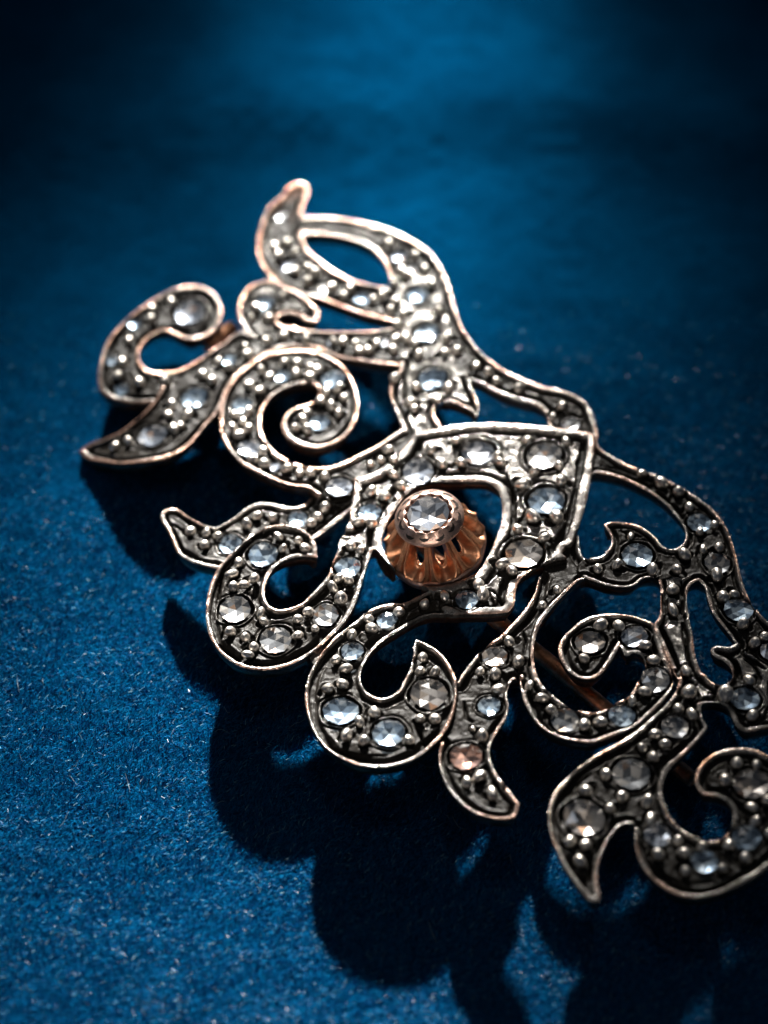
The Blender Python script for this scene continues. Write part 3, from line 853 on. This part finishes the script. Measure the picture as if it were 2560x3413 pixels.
SILVER = make_silver()
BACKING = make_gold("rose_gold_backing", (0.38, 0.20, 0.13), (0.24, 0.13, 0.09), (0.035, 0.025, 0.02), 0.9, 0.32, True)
ROSE = make_gold("rose_gold", (1.0, 0.56, 0.34), (0.95, 0.42, 0.22), (0.34, 0.15, 0.08), 0.75, 0.26)
COLLAR = make_gold("pale_rose_gold", (0.90, 0.64, 0.54), (0.82, 0.53, 0.42), (0.35, 0.20, 0.15), 0.45, 0.24)
bead_m, bn, bl, bp_ = mat("silver_bead")
bp_.inputs["Base Color"].default_value = (0.90, 0.84, 0.77, 1)
bp_.inputs["Metallic"].default_value = 1.0
bp_.inputs["Roughness"].default_value = 0.37
TINTS = [(0.80, 0.89, 0.96), (0.92, 0.93, 0.95), (0.89, 0.87, 0.84), (0.82, 0.76, 0.70), (0.88, 0.68, 0.60)]
DIAM = [make_diamond("rose_cut_stone_%d" % i, t) for i, t in enumerate(TINTS)]
CLEAR = make_diamond("clear_stone", (0.97, 0.97, 0.98), 0.24)
FOILS = [make_foil("stone_foil_glint", (0.78, 0.78, 0.79), 0.22), make_foil("stone_foil_mid", (0.37, 0.41, 0.47), 0.26),  # bright to dark tones stand in for light refracted by facets
         make_foil("stone_foil_shade", (0.13, 0.145, 0.17), 0.24), make_foil("stone_foil_warm", (0.36, 0.25, 0.19), 0.26)]

# ------------------------------------------------------------------ the jewel
brooch = bpy.data.objects.new("brooch", None)
sc.collection.objects.link(brooch)
brooch.empty_display_size = 0.3
brooch['label'] = "ornate openwork brooch of tarnished silver and rose gold set with diamonds on blue velvet"
brooch['category'] = "brooch"

INSET = 0.30
TH_S, TH_T = 0.36, 1.10                     # silver sheet, total thickness (mm)
idx = np.arange(NX * NY).reshape(NX, NY)
parts = {}
for ei, e in enumerate(EL):
    ci, cj = np.nonzero(cell & (oc == ei))
    if len(ci) == 0:
        continue
    q = np.stack([idx[ci, cj], idx[ci + 1, cj], idx[ci + 1, cj + 1], idx[ci, cj + 1]], 1)
    used, inv = np.unique(q.ravel(), return_inverse=True)
    ux, uy = VX.ravel()[used], VY.ravel()[used]
    uz = (SZ + H).ravel()[used]
    co = np.stack([ux, uy, uz], 1) * MM
    rdv = RD.ravel()[used]
    edge = np.clip(1.35 - rdv / 0.16, 0, 1)
    mu, mv = np.mean([p[0] for p in e['out']]), np.mean([p[1] for p in e['out']])
    wv = 0.45 if (mu < 1350 and mv < 1500) else 0.0
    warm_ = np.full(len(used), wv)
    if 'tip' in (e['label'] or '') and mv < 1300:
        # the very tip of the upper leaf is bare rose gold
        tx, ty = [float(q[0]) for q in on_jewel(np.array([1000.0]), np.array([640.0]))]
        warm_ += 1.6 * np.clip(1 - np.hypot(ux - tx, uy - ty) / 2.6, 0, 1)
    me = np_mesh(e['name'], co, inv.reshape(-1, 4), True, {"tarnish": T.ravel()[used], "edge": edge, "warmth": warm_ * np.clip(edge + (warm_ > 0.6), 0, 1)})
    o = link(e['name'], me, brooch, None, [SILVER])
    if e['label']:
        o['label'] = e['label']
    parts[ei] = o

# wall of each piece: silver lip on top, rose gold below, and the closed back
for ei, e in enumerate(EL):
    if ei not in parts:
        continue
    cm = cell & (oc == ei)
    pc = np.pad(cell, 1)
    ii, jj = np.nonzero(cm)
    segs = []
    # for every side of a cell without a neighbour: one wall segment, wound outward
    for di, dj, a, b in ((0, -1, (0, 0), (1, 0)), (1, 0, (1, 0), (1, 1)), (0, 1, (1, 1), (0, 1)), (-1, 0, (0, 1), (0, 0))):
        free = ~pc[ii + 1 + di, jj + 1 + dj]
        fi, fj = ii[free], jj[free]
        segs.append(np.stack([idx[fi + a[0], fj + a[1]], idx[fi + b[0], fj + b[1]]], 1))
    segs = np.concatenate(segs)
    if len(segs) == 0:
        continue
    used, inv = np.unique(segs.ravel(), return_inverse=True)
    inv = inv.reshape(-1, 2)
    ux, uy = VX.ravel()[used], VY.ravel()[used]
    uz = (SZ + H).ravel()[used]
    base = SZ.ravel()[used]
    nx_, ny_ = -SX_.ravel()[used], -SY_.ravel()[used]
    rows = [(0.0, None), (0.0, -TH_S * 0.5), (-0.04, -TH_S), (-0.02, -TH_S - 0.04), (-0.20, -TH_T * 0.8), (-INSET, -TH_T)]
    vs, n0 = [], len(used)
    for off, dz in rows:
        z = uz if dz is None else base + dz + e['dz']
        vs.append(np.stack([ux + nx_ * off, uy + ny_ * off, z], 1))
    vs = np.concatenate(vs) * MM
    # closed back: every cell of the piece again, seen from below
    ci, cj = np.nonzero(cm)
    bq = np.stack([idx[ci, cj], idx[ci, cj + 1], idx[ci + 1, cj + 1], idx[ci + 1, cj]], 1)
    bused, binv = np.unique(bq.ravel(), return_inverse=True)
    lastrow = {}
    wall_pos = np.full(NX * NY, -1, np.int64)
    wall_pos[used] = np.arange(n0) + (len(rows) - 1) * n0
    newv = wall_pos[bused] < 0
    bi = np.where(newv, 0, wall_pos[bused])
    bi[newv] = len(vs) + np.arange(newv.sum())
    nb_ = bused[newv]
    sh_ = INSET * np.clip(1 - D.ravel()[nb_] / 1.0, 0, 1)
    vs = np.concatenate([vs, np.stack([VX.ravel()[nb_] + sh_ * SX_.ravel()[nb_], VY.ravel()[nb_] + sh_ * SY_.ravel()[nb_], SZ.ravel()[nb_] - TH_T + e['dz']], 1) * MM])
    bq = bi[binv].reshape(-1, 4)
    qs = []
    for r_ in range(len(rows) - 1):
        qs.append(np.stack([inv[:, 0] + r_ * n0, inv[:, 0] + (r_ + 1) * n0, inv[:, 1] + (r_ + 1) * n0, inv[:, 1] + r_ * n0], 1))
    me = np_mesh('gold_backing', vs, np.concatenate(qs + [bq]))
    me.materials.append(BACKING)
    me.materials.append(SILVER)
    mi = np.zeros(len(qs[0]) * len(qs) + len(bq), np.int32)
    mi[:len(qs[0]) * 2] = 1
    me.polygons.foreach_set("material_index", mi)
    a_ = me.attributes.new("tarnish", 'FLOAT', 'POINT')
    a_.data.foreach_set("value", np.full(len(vs), 0.5, np.float32))
    o = link('gold_backing', me, parts[ei])


def owner_at(x, y):
    i, j = int(round((x - x0) / G)), int(round((y - y0) / G))
    best, bo = 1e9, None
    for a in range(-14, 15, 2):
        for b in range(-14, 15, 2):
            if 0 <= i + a < NX and 0 <= j + b < NY and OWN[i + a, j + b] >= 0 and a * a + b * b < best and OWN[i + a, j + b] in parts:
                best, bo = a * a + b * b, OWN[i + a, j + b]
    return bo


def slope_basis(x, y):
    e_ = 0.2
    sx = (S(x + e_, y) - S(x - e_, y)) / (2 * e_)
    sy = (S(x, y + e_) - S(x, y - e_)) / (2 * e_)
    nrm = Vector((-float(sx), -float(sy), 1)).normalized()
    return Vector((0, 0, 1)).rotation_difference(nrm)


def bead_mesh(seed):
    v, f = [], []
    r = random.Random(seed)
    ax, ay, pw = r.uniform(-.25, .25), r.uniform(-.25, .25), r.uniform(0.02, 0.09)
    nu, nv = 12, 7
    for j in range(nv + 1):
        ph = math.pi * j / nv * 0.78
        for i in range(nu):
            th = 2 * math.pi * i / nu
            q = 1 + pw * math.sin(2 * th + seed) * math.sin(ph) + pw * math.cos(3 * ph + th)
            v.append((q * math.sin(ph) * math.cos(th) + ax * (1 - math.cos(ph)) * .4, q * math.sin(ph) * math.sin(th) + ay * (1 - math.cos(ph)) * .4, q * math.cos(ph)))
    for j in range(nv):
        for i in range(nu):
            a, b = j * nu + i, j * nu + (i + 1) % nu
            f.append((a, a + nu, b + nu, b))
    me = bpy.data.meshes.new("bead")
    me.from_pydata(v, [], f)
    for p in me.polygons:
        p.use_smooth = True
    me.materials.append(bead_m)
    return me


def add_pavilion(v, f, fm, r, warm, depth=0.26):
    """faceted foil bed: each facet of the crown has its counterpart below, a little off true"""
    n0, nf = len(v), len(f)
    for i in range(n0):
        x, y, z = v[i]
        v.append((x * 0.97 + r.uniform(-.03, .03), y * 0.97 + r.uniform(-.03, .03), -0.02 - depth * z + r.uniform(-.035, .035)))
    for i in range(nf):
        f.append(tuple(n0 + q for q in reversed(f[i])))
        q = r.random()
        fm.append(1 if q < 0.27 else 2 if q < 0.60 else 4 if q < 0.60 + warm else 3)


def rose_mesh(name, seed, m, h=0.48, warm=0.05):
    """rose cut: six star facets round the point, eighteen girdle facets, foil bed below"""
    r = random.Random(seed)
    v = [(r.uniform(-.05, .05), r.uniform(-.05, .05), h)]
    hr = r.uniform(0.50, 0.60)
    for i in range(6):
        th = math.pi / 3 * i + r.uniform(-.09, .09)
        rr = hr * r.uniform(.90, 1.1)
        v.append((rr * math.cos(th), rr * math.sin(th), h * r.uniform(0.66, 0.76)))
    for i in range(12):
        th = math.pi / 6 * i + r.uniform(-.05, .05)
        rr = r.uniform(.96, 1.03)
        v.append((rr * math.cos(th), rr * math.sin(th), 0))
    f, fm = [], []
    for i in range(6):
        a, b = 1 + i, 1 + (i + 1) % 6
        g0, g1, g2 = 7 + 2 * i, 7 + (2 * i + 1) % 12, 7 + (2 * i + 2) % 12
        f += [(0, a, b), (a, g1, b), (a, g0, g1), (b, g1, g2)]
        fm += [0] * 4
    add_pavilion(v, f, fm, r, warm)
    me = bpy.data.meshes.new(name)
    me.from_pydata(v, [], f)
    for q in [m] + FOILS:
        me.materials.append(q)
    me.polygons.foreach_set("material_index", fm)
    return me


BEADS_M = [bead_mesh(k) for k in range(6)]
ROSES = {}
for ti in range(len(TINTS)):
    for k in range(5):
        ROSES[(ti, k)] = rose_mesh("diamond", 10 * ti + k, DIAM[ti], 0.44 + 0.03 * k, (0.0, 0.03, 0.05, 0.10, 0.25)[ti])

for k, (bx, by, br, _) in enumerate(beads):
    ow = owner_at(bx, by)
    if ow is None:
        continue
    z = float(S(bx, by)) - 0.10 + EL[ow]['dz'] + 0.35 * br
    o = bpy.data.objects.new("bead", BEADS_M[k % 6])
    sc.collection.objects.link(o)
    o.parent = parts[ow]
    o.location = (bx * MM, by * MM, z * MM)
    s = br * MM * random.uniform(1.06, 1.28)
    o.scale = (s * random.uniform(0.78, 1.02), s * random.uniform(0.95, 1.30), s * random.uniform(0.8, 1.15))
    o.rotation_euler = (random.uniform(-.5, .5), random.uniform(-.5, .5), random.uniform(0, 6.3))

for k, (sx, sy, sr, wm) in enumerate(stones):
    ow = owner_at(sx, sy)
    if ow is None:
        continue
    el, ang = stone_seat[k]
    ti = min(len(TINTS) - 1, int(wm * 4.99))
    o = bpy.data.objects.new("diamond", ROSES[(ti, k % 5)])
    sc.collection.objects.link(o)
    if ti >= 4:
        o['label'] = 'reddish brown rose-cut diamond'
    o.parent = parts[ow]
    o.location = (sx * MM, sy * MM, (float(S(sx, sy)) - 0.03 + EL[ow]['dz']) * MM)
    o.rotation_mode = 'QUATERNION'
    tilt = Matrix.Rotation(random.uniform(-.07, .07), 4, 'X') @ Matrix.Rotation(random.uniform(-.07, .07), 4, 'Y')
    o.rotation_quaternion = slope_basis(sx, sy) @ tilt.to_quaternion() @ Matrix.Rotation(ang, 4, 'Z').to_quaternion()
    o.scale = (sr * MM * el * 1.04, sr * MM * 1.04, sr * MM * 1.10)

# ------------------------------------------------------------------ the raised flower setting in the middle
bx_, by_ = at_height(np.array([1250 + 665 * 0.3014]), np.array([1550 + 865 * 0.3014]), np.array([4.6]))
SX, SY, SZ0 = float(bx_[0]), float(by_[0]), 4.55
setting = bpy.data.objects.new("flower_setting", None)
sc.collection.objects.link(setting)
setting.parent = brooch
setting.location = (SX * MM, SY * MM, SZ0 * MM)
setting.rotation_euler = (math.radians(4), math.radians(-8), 0)
setting['label'] = 'raised rose-gold flower cup holding the central diamond'
setting.empty_display_size = 0.2

R_BASE, R_TOP, H_TOP = 2.62, 1.42, 2.35
NP = 9


def petal_mesh(k):
    """one hollow flute of the cup: rounded lobe at the foot, two ribs running up to the collar, slot between them"""
    nt, nu = 60, 61
    v, f = [], []
    half = math.pi / NP
    keep = {}
    for layer in (0, 1):
        for i in range(nt + 1):
            t = i / nt                                   # 0 foot, 1 collar
            for j in range(nu):
                s = -1 + 2 * j / (nu - 1)                # across the petal
                th = s * half * 0.985
                lobe = math.sqrt(max(0.0, 1 - min(1, abs(s)) ** 2.6))
                r = R_TOP + (R_BASE - R_TOP) * (1 - t ** 1.25)
                r -= 0.35 * max(0, 0.12 - t) / 0.12          # rounded foot
                r += 0.24 * lobe * (1 - t) ** 2
                # U-shaped hollow with a steep wall and a thin raised lip
                q = math.hypot(s / 0.70, max(0.0, (0.40 - t) / 0.33))
                wall = min(1.0, max(0.0, (1.0 - q) / 0.22))
                wall = wall * wall * (3 - 2 * wall)
                r -= 0.86 * wall * (1 - 0.40 * t)
                r += 0.08 * math.exp(-((q - 1.08) / 0.10) ** 2)
                r -= 0.13 * layer
                z = H_TOP * t + 0.12 * (lobe - 1) * (1 - t)
                v.append((r * math.sin(th), -r * math.cos(th), z))
    N1 = (nt + 1) * nu
    op = set()
    for i in range(nt):
        for j in range(nu - 1):
            t = (i + 0.5) / nt
            s = -1 + 2 * (j + 0.5) / (nu - 1)
            w = 0.56 * min(1, (t - 0.20) * 3.5) ** 0.5 if t > 0.20 and k % 4 != 2 else 0
            if t < 0.93 and abs(s) < w:
                op.add((i, j))
    for i in range(nt):
        for j in range(nu - 1):
            if (i, j) in op:
                continue
            a, b, c, d = i * nu + j, i * nu + j + 1, (i + 1) * nu + j + 1, (i + 1) * nu + j
            f.append((a, b, c, d))
            f.append((a + N1, d + N1, c + N1, b + N1))
            for (di, dj, p, q) in ((-1, 0, a, b), (0, 1, b, c), (1, 0, c, d), (0, -1, d, a)):
                ni, nj = i + di, j + dj
                if ni < 0 or nj < 0 or ni >= nt or nj >= nu - 1 or (ni, nj) in op:
                    f.append((q, p, p + N1, q + N1))
    rot = Matrix.Rotation(2 * math.pi * k / NP + math.radians(14), 4, 'Z')
    me = bpy.data.meshes.new("petal")
    me.from_pydata([(rot @ Vector(p)) * MM for p in v], [], f)
    for p in me.polygons:
        p.use_smooth = True
    me.materials.append(ROSE)
    return me


for k in range(NP):
    o = link("petal", petal_mesh(k), setting)


def lathe(name, prof, nseg, m, fn=None, closed=True):
    v, f = [], []
    n_ = len(prof)
    for i in range(nseg):
        th = 2 * math.pi * i / nseg
        for j, (r, z) in enumerate(prof):
            if fn:
                r2, z2 = fn(r, z, th, j)
            else:
                r2, z2 = r, z
            v.append((r2 * math.cos(th) * MM, r2 * math.sin(th) * MM, z2 * MM))
    for i in range(nseg):
        for j in range(n_ if closed else n_ - 1):
            a, b = i * n_ + j, ((i + 1) % nseg) * n_ + j
            c, d = ((i + 1) % nseg) * n_ + (j + 1) % n_, i * n_ + (j + 1) % n_
            f.append((a, b, c, d))
    me = bpy.data.meshes.new(name)
    me.from_pydata(v, [], f)
    for p in me.polygons:
        p.use_smooth = True
    me.materials.append(m)
    return me


# foot ring under the petals
link("foot_ring", lathe("foot_ring", [(2.50, -0.75), (2.62, -0.5), (2.70, -0.12), (2.60, 0.02), (2.25, 0.0), (2.2, -0.7)], 80, COLLAR,
                        lambda r, z, th, j: (r * (1 + 0.02 * abs(math.cos(NP / 2 * (th - 0.1)))), z)), setting)


# collar: pale rose-gold bezel with hand-cut scallops round the stone
def collar_fn(r, z, th, j):
    if j in (6, 7):
        r = r + 0.07 * math.sin(14 * th)
        z = z + 0.012 * math.cos(14 * th)
    return r, z


CZ = H_TOP
link("collar", lathe("collar", [(1.42, CZ - 0.35), (1.70, CZ - 0.22), (1.85, CZ - 0.08), (1.87, CZ + 0.02), (1.72, CZ + 0.15), (1.36, CZ + 0.44),
                                (1.27, CZ + 0.47), (1.22, CZ + 0.42), (1.18, CZ + 0.05)], 168, COLLAR, collar_fn), setting)

# engraved dark crescents cut in the collar: shallow enamel-black inlays, each its own small piece
black_m, kn, kl, kp = mat("black_patina")
kp.inputs["Base Color"].default_value = (0.02, 0.014, 0.012, 1)
kp.inputs["Roughness"].default_value = 0.45


def crescent_mesh(seed, low):
    r = random.Random(seed)
    pts_o, pts_i = [], []
    n_ = 9
    span = r.uniform(2.3, 3.3)
    for i in range(n_):
        a = math.pi / 2 - span / 2 + span * i / (n_ - 1)
        w = 0.20 * math.sin(math.pi * (i + 0.15) / (n_ - 0.7))
        pts_o.append((0.29 * math.cos(a), 0.29 * math.sin(a) - 0.12))
        pts_i.append(((0.29 - w) * math.cos(a), (0.29 - w) * math.sin(a) - 0.12))
    v = [(p[0] * MM, p[1] * MM, 0) for p in pts_o] + [(p[0] * MM, p[1] * MM, 0) for p in pts_i]
    v += [(x, y, -0.004) for x, y, z in v]
    N_ = 2 * n_
    f = []
    for i in range(n_ - 1):
        f.append((i, n_ + i, n_ + i + 1, i + 1))
        f.append((i, i + 1, i + 1 + N_, i + N_))
        f.append((n_ + i + 1, n_ + i, n_ + i + N_, n_ + i + 1 + N_))
    me = bpy.data.meshes.new("engraved_crescent")
    me.from_pydata(v, [], f)
    me.materials.append(black_m)
    return me


for k in range(12):
    th = 2 * math.pi * (k + 0.5) / 12 + 0.1
    o = link("engraved_crescent", crescent_mesh(k, False), setting)
    # lies on the slope of the collar between radius 1.36 and 1.80
    rr, zz = (1.62, CZ + 0.265) if k % 2 else (1.56, CZ + 0.315)
    o.location = (rr * math.cos(th) * MM, rr * math.sin(th) * MM, zz * MM)
    o.rotation_euler = (Matrix.Rotation(th, 3, 'Z') @ Matrix.Rotation(math.radians(39), 3, 'Y') @ Matrix.Rotation(-math.pi / 2 + random.uniform(-.3, .3), 3, 'Z')).to_euler()

# the central rose-cut diamond: rounder, with more facets
def central_mesh():
    v = [(0, 0, .52)]
    rings = [(0.36, .46, 6, 0.2), (0.70, .29, 6, 0.2 + math.pi / 6), (1.0, 0.0, 12, 0.2)]
    for r, z, n_, ph in rings:
        for i in range(n_):
            a = ph + 2 * math.pi * i / n_
            v.append((r * math.cos(a), r * math.sin(a), z))
    f = []
    A0, B0, C0 = 1, 7, 13
    for i in range(6):
        a, a2 = A0 + i, A0 + (i + 1) % 6
        b, bprev = B0 + i, B0 + (i - 1) % 6
        f.append((0, a, a2))
        f.append((a, b, a2))
        c0, c1, c2 = C0 + 2 * i, C0 + (2 * i + 1) % 12, C0 + (2 * i + 2) % 12
        f.append((a, bprev, c0))
        f.append((a, c0, b))
        f.append((b, c0, c1))
        f.append((b, c1, c2))
    fm = [0] * len(f)
    add_pavilion(v, f, fm, random.Random(77), 0.08, 0.22)
    me = bpy.data.meshes.new("diamond")
    me.from_pydata(v, [], f)
    for q in [CLEAR] + FOILS:
        me.materials.append(q)
    me.polygons.foreach_set("material_index", fm)
    return me


o = link("diamond", central_mesh(), setting, (0, 0, (CZ + 0.47) * MM))
o.scale = (1.17 * MM, 1.17 * MM, 1.10 * MM)
o.rotation_euler = (0, 0, 0.35)
o['label'] = 'large clear central diamond'
# dark seat below it
link("seat_disc", lathe("seat_disc", [(0.02, CZ - 0.02), (1.18, CZ - 0.02), (1.18, CZ - 0.10), (0.02, CZ - 0.10)], 40, COLLAR), setting)


# ------------------------------------------------------------------ the pin behind the jewel
def tube(name, pts, r, m, parent, nseg=14):
    v, f = [], []
    P = [Vector(p) for p in pts]
    for i, p in enumerate(P):
        d = (P[min(i + 1, len(P) - 1)] - P[max(i - 1, 0)]).normalized()
        s = d.cross(Vector((0, 0, 1))).normalized()
        u = s.cross(d)
        rr = r[i] if isinstance(r, (list, tuple)) else r
        for k in range(nseg):
            a = 2 * math.pi * k / nseg
            v.append((p + rr * (math.cos(a) * s + math.sin(a) * u)) * MM)
    for i in range(len(P) - 1):
        for k in range(nseg):
            a, b = i * nseg + k, i * nseg + (k + 1) % nseg
            f.append((a, b, b + nseg, a + nseg))
    f.append(tuple(range(nseg)))
    f.append(tuple(reversed(range((len(P) - 1) * nseg, len(P) * nseg))))
    me = bpy.data.meshes.new(name)
    me.from_pydata(v, [], [tuple(reversed(q)) for q in f])
    for p in me.polygons:
        p.use_smooth = True
    return link(name, me, parent, None, [m])


def under(u, v, dz):
    x, y = at_height(np.array([float(u)]), np.array([float(v)]), np.array([3.0]))
    for _ in range(6):
        z = S(x, y) - dz
        x, y = at_height(np.array([float(u)]), np.array([float(v)]), z)
    return (float(x[0]), float(y[0]), float(S(x, y)[0]) - dz)


pin_pts = [under(1330, 1750, 2.0), under(1480, 1890, 2.2), under(1650, 2065, 2.3), under(1810, 2190, 2.3), under(2020, 2365, 2.3), under(2310, 2600, 2.2)]
tube("pin_stem", pin_pts, [0.38, 0.42, 0.44, 0.44, 0.44, 0.42], ROSE, brooch)
tube("shadow_plug_rail", [under(760, 2080, 2.3), under(820, 2130, 2.3), under(890, 2165, 2.3), under(960, 2165, 2.3), under(1030, 2130, 2.3)], [0.6, 0.85, 0.9, 0.85, 0.6], BACKING, brooch)  # hidden rail added to block light through the left C-scroll's opening
tube("shadow_plug_rail", [under(1110, 2370, 2.3), under(1180, 2430, 2.3), under(1270, 2470, 2.3), under(1350, 2450, 2.3), under(1430, 2390, 2.3)], [0.6, 0.9, 0.95, 0.9, 0.6], BACKING, brooch)  # second added rail, fills the hole in the middle scroll's cast shadow
tube("pin_catch", [under(690, 1165, 1.2), under(730, 1130, 1.1), under(775, 1090, 1.3)], [0.5, 0.55, 0.4], ROSE, brooch)

# ------------------------------------------------------------------ the velvet
BU0 = 0.0


def cloth_h(x, y):
    """height of the cloth in mm"""
    z = 0.28 * vnoise(x, y, 11.0, 301) + 0.04 * vnoise(x, y, 2.6, 302) + 0.045 * vnoise(x, y, 0.8, 304)
    # a soft fold far behind the jewel: its far slope catches the light
    yy = y - 35.5 + 0.0045 * (x - 2) ** 2
    z = z + 1.1 * np.exp(-(np.where(yy > 0, yy / 7.0, yy / 3.6)) ** 2) * sstep(-26, -6, x) * (0.85 + 0.15 * vnoise(x, y, 14.0, 303))
    z = z + 1.5 * np.exp(-((y - 62 - 0.2 * x) / 9.0) ** 2)
    z = z + 2.2 * np.exp(-((x + 36 - 0.12 * y) / 11.0) ** 2) + 1.4 * np.exp(-((x - 36) / 8.0) ** 2) * sstep(10, 40, y)
    return z - 0.1


def stretch(lo, hi, fine, n_out):
    core = np.arange(-32, 60, fine)
    left = -32 - np.geomspace(fine, -32 - lo, n_out)[::-1]
    right = 60 + np.geomspace(fine, hi - 60, n_out)
    return np.concatenate([left, core, right])


vx = stretch(-200, 200, 0.25, 26)
vy = stretch(-150, 260, 0.25, 26)
CXg, CYg = np.meshgrid(vx, vy, indexing='ij')
CZg = cloth_h(CXg, CYg)
nvx, nvy = CXg.shape
ci = np.arange(nvx * nvy).reshape(nvx, nvy)
cq = np.stack([ci[:-1, :-1].ravel(), ci[1:, :-1].ravel(), ci[1:, 1:].ravel(), ci[:-1, 1:].ravel()], 1)
cloth_me = np_mesh("velvet_cloth", np.stack([CXg.ravel(), CYg.ravel(), CZg.ravel()], 1) * MM, cq)


def make_velvet(name, base, bright, bump=True):
    m, n, l, p = mat(name)
    tc = n.new("ShaderNodeTexCoord").outputs["Object"]
    big = noise(n, l, 1.6, 5, 0.6, tc)
    fine = noise(n, l, 95, 5, 0.7, tc)
    f1 = ramp(n, l, fine.outputs["Fac"], [(0.36, 0.0), (0.68, 1.0)])
    col = mixc(n, l, f1.outputs[0], base, bright)
    col2 = mixc(n, l, ramp(n, l, big.outputs["Fac"], [(0.35, 0.0), (0.68, 0.5)]).outputs[0], col, tuple(v * 0.55 for v in base))
    l.new(col2, p.inputs["Base Color"])
    p.inputs["Roughness"].default_value = 0.75
    p.inputs["Specular IOR Level"].default_value = 0.0
    p.inputs["Sheen Weight"].default_value = 0.03
    p.inputs["Sheen Roughness"].default_value = 0.4
    p.inputs["Sheen Tint"].default_value = (0.0, 0.35, 0.85, 1)
    bp = n.new("ShaderNodeBump")
    bp.inputs["Strength"].default_value = 0.9
    bp.inputs["Distance"].default_value = 0.012
    l.new(noise(n, l, 70, 6, 0.7, tc).outputs["Fac"], bp.inputs["Height"])
    l.new(bp.outputs[0], p.inputs["Normal"])
    return m


VELVET = make_velvet("blue_velvet", (0.0001, 0.021, 0.066), (0.0004, 0.084, 0.205))
cloth = link("velvet_cloth", cloth_me, None, None, [VELVET])
cloth['kind'] = 'structure'
cloth['label'] = 'deep blue velvet cloth under the brooch, in soft folds'
cloth.name = "velvet_cloth"

# nap: short fibres standing in the cloth, thickest where the picture can resolve them
NF = 330000
fx = rng.uniform(-24, 26, NF)
fy = -36 + 56 * rng.beta(1.1, 1.9, NF)
fz = cloth_h(fx, fy)
az = rng.normal(math.radians(32), 0.75, NF) + 0.7 * vnoise(fx, fy, 1.6, 305)
tl = rng.uniform(0.15, 0.9, NF)
Lf = rng.uniform(0.14, 0.46, NF)
wf = rng.uniform(0.008, 0.019, NF)
dxf, dyf, dzf = np.cos(az) * np.cos(tl) * Lf, np.sin(az) * np.cos(tl) * Lf, np.sin(tl) * Lf
pxf, pyf = -np.sin(az) * wf, np.cos(az) * wf
b = np.stack([fx, fy, fz - 0.01], 1)
side = np.stack([pxf, pyf, rng.uniform(-1, 1, NF) * wf], 1)
mid = b + np.stack([dxf * .55, dyf * .55, dzf * .7], 1)
tip = b + np.stack([dxf, dyf, dzf], 1)
fv = np.stack([b - side, b + side, mid + side * .8, mid - side * .8, tip], 1).reshape(-1, 3) * MM
base_i = np.arange(NF) * 5
ft = np.concatenate([np.stack([base_i, base_i + 1, base_i + 2], 1), np.stack([base_i, base_i + 2, base_i + 3], 1),
                     np.stack([base_i + 3, base_i + 2, base_i + 4], 1)])
nap_me = np_mesh("velvet_nap", fv, ft, False, None, tris=True)
NAPM, nn, nl, np_ = mat("velvet_fibre")
gi_ = nn.new("ShaderNodeNewGeometry")
fr_ = ramp(nn, nl, gi_.outputs["Random Per Island"], [(0.0, (0.0002, 0.046, 0.17)), (0.6, (0.0004, 0.104, 0.28)), (0.95, (0.003, 0.19, 0.42)), (1.0, (0.30, 0.52, 0.60))])  # palest fibres imitate sparkle of the nap by colour
nl.new(fr_.outputs[0], np_.inputs["Base Color"])
np_.inputs["Roughness"].default_value = 0.30
np_.inputs["Specular IOR Level"].default_value = 0.14
nap = link("velvet_nap", nap_me, cloth, None, [NAPM])
nap['kind'] = 'stuff'

# stray lint on the cloth: a few pale curled hairs
LINT, ln_, ll_, lp_ = mat("pale_lint")
lp_.inputs["Base Color"].default_value = (0.30, 0.38, 0.42, 1)
lp_.inputs["Roughness"].default_value = 0.6
lv, lf = [], []
for k in range(90):
    cxp, cyp = random.uniform(-21, 8), random.uniform(-33, -6)
    a = random.uniform(0, math.pi)
    L_ = random.uniform(0.5, 1.5)
    cur = random.uniform(-1.8, 1.8)
    r_ = random.uniform(0.010, 0.020)
    px_, py_ = cxp, cyp
    n_ = 7
    prev = len(lv)
    zc = float(cloth_h(np.array([cxp]), np.array([cyp]))[0])
    for i in range(n_):
        z = zc + 0.16 + 0.10 * math.sin(i * 1.1 + k)
        w_ = r_ * (1 - abs(i / (n_ - 1) - .5))
        nx__, ny__ = -math.sin(a), math.cos(a)
        lv += [((px_ - nx__ * w_) * MM, (py_ - ny__ * w_) * MM, z * MM), ((px_ + nx__ * w_) * MM, (py_ + ny__ * w_) * MM, z * MM), (px_ * MM, py_ * MM, (z + w_ * 1.5) * MM)]
        if i:
            c0, c1 = prev + 3 * (i - 1), prev + 3 * i
            for q in range(3):
                lf.append((c0 + q, c0 + (q + 1) % 3, c1 + (q + 1) % 3, c1 + q))
        a += cur / n_
        px_ += math.cos(a) * L_ / n_
        py_ += math.sin(a) * L_ / n_
lm = bpy.data.meshes.new("lint")
lm.from_pydata(lv, [], lf)
lint = link("lint", lm, cloth, None, [LINT])
lint['kind'] = 'stuff'

tot = sum(len(o.data.polygons) for o in sc.objects if o.type == 'MESH' and o.data.users == 1)
print("faces", tot, "grid", NX, NY, "beads", len(beads), "stones", len(stones))
print("coef", COEF)
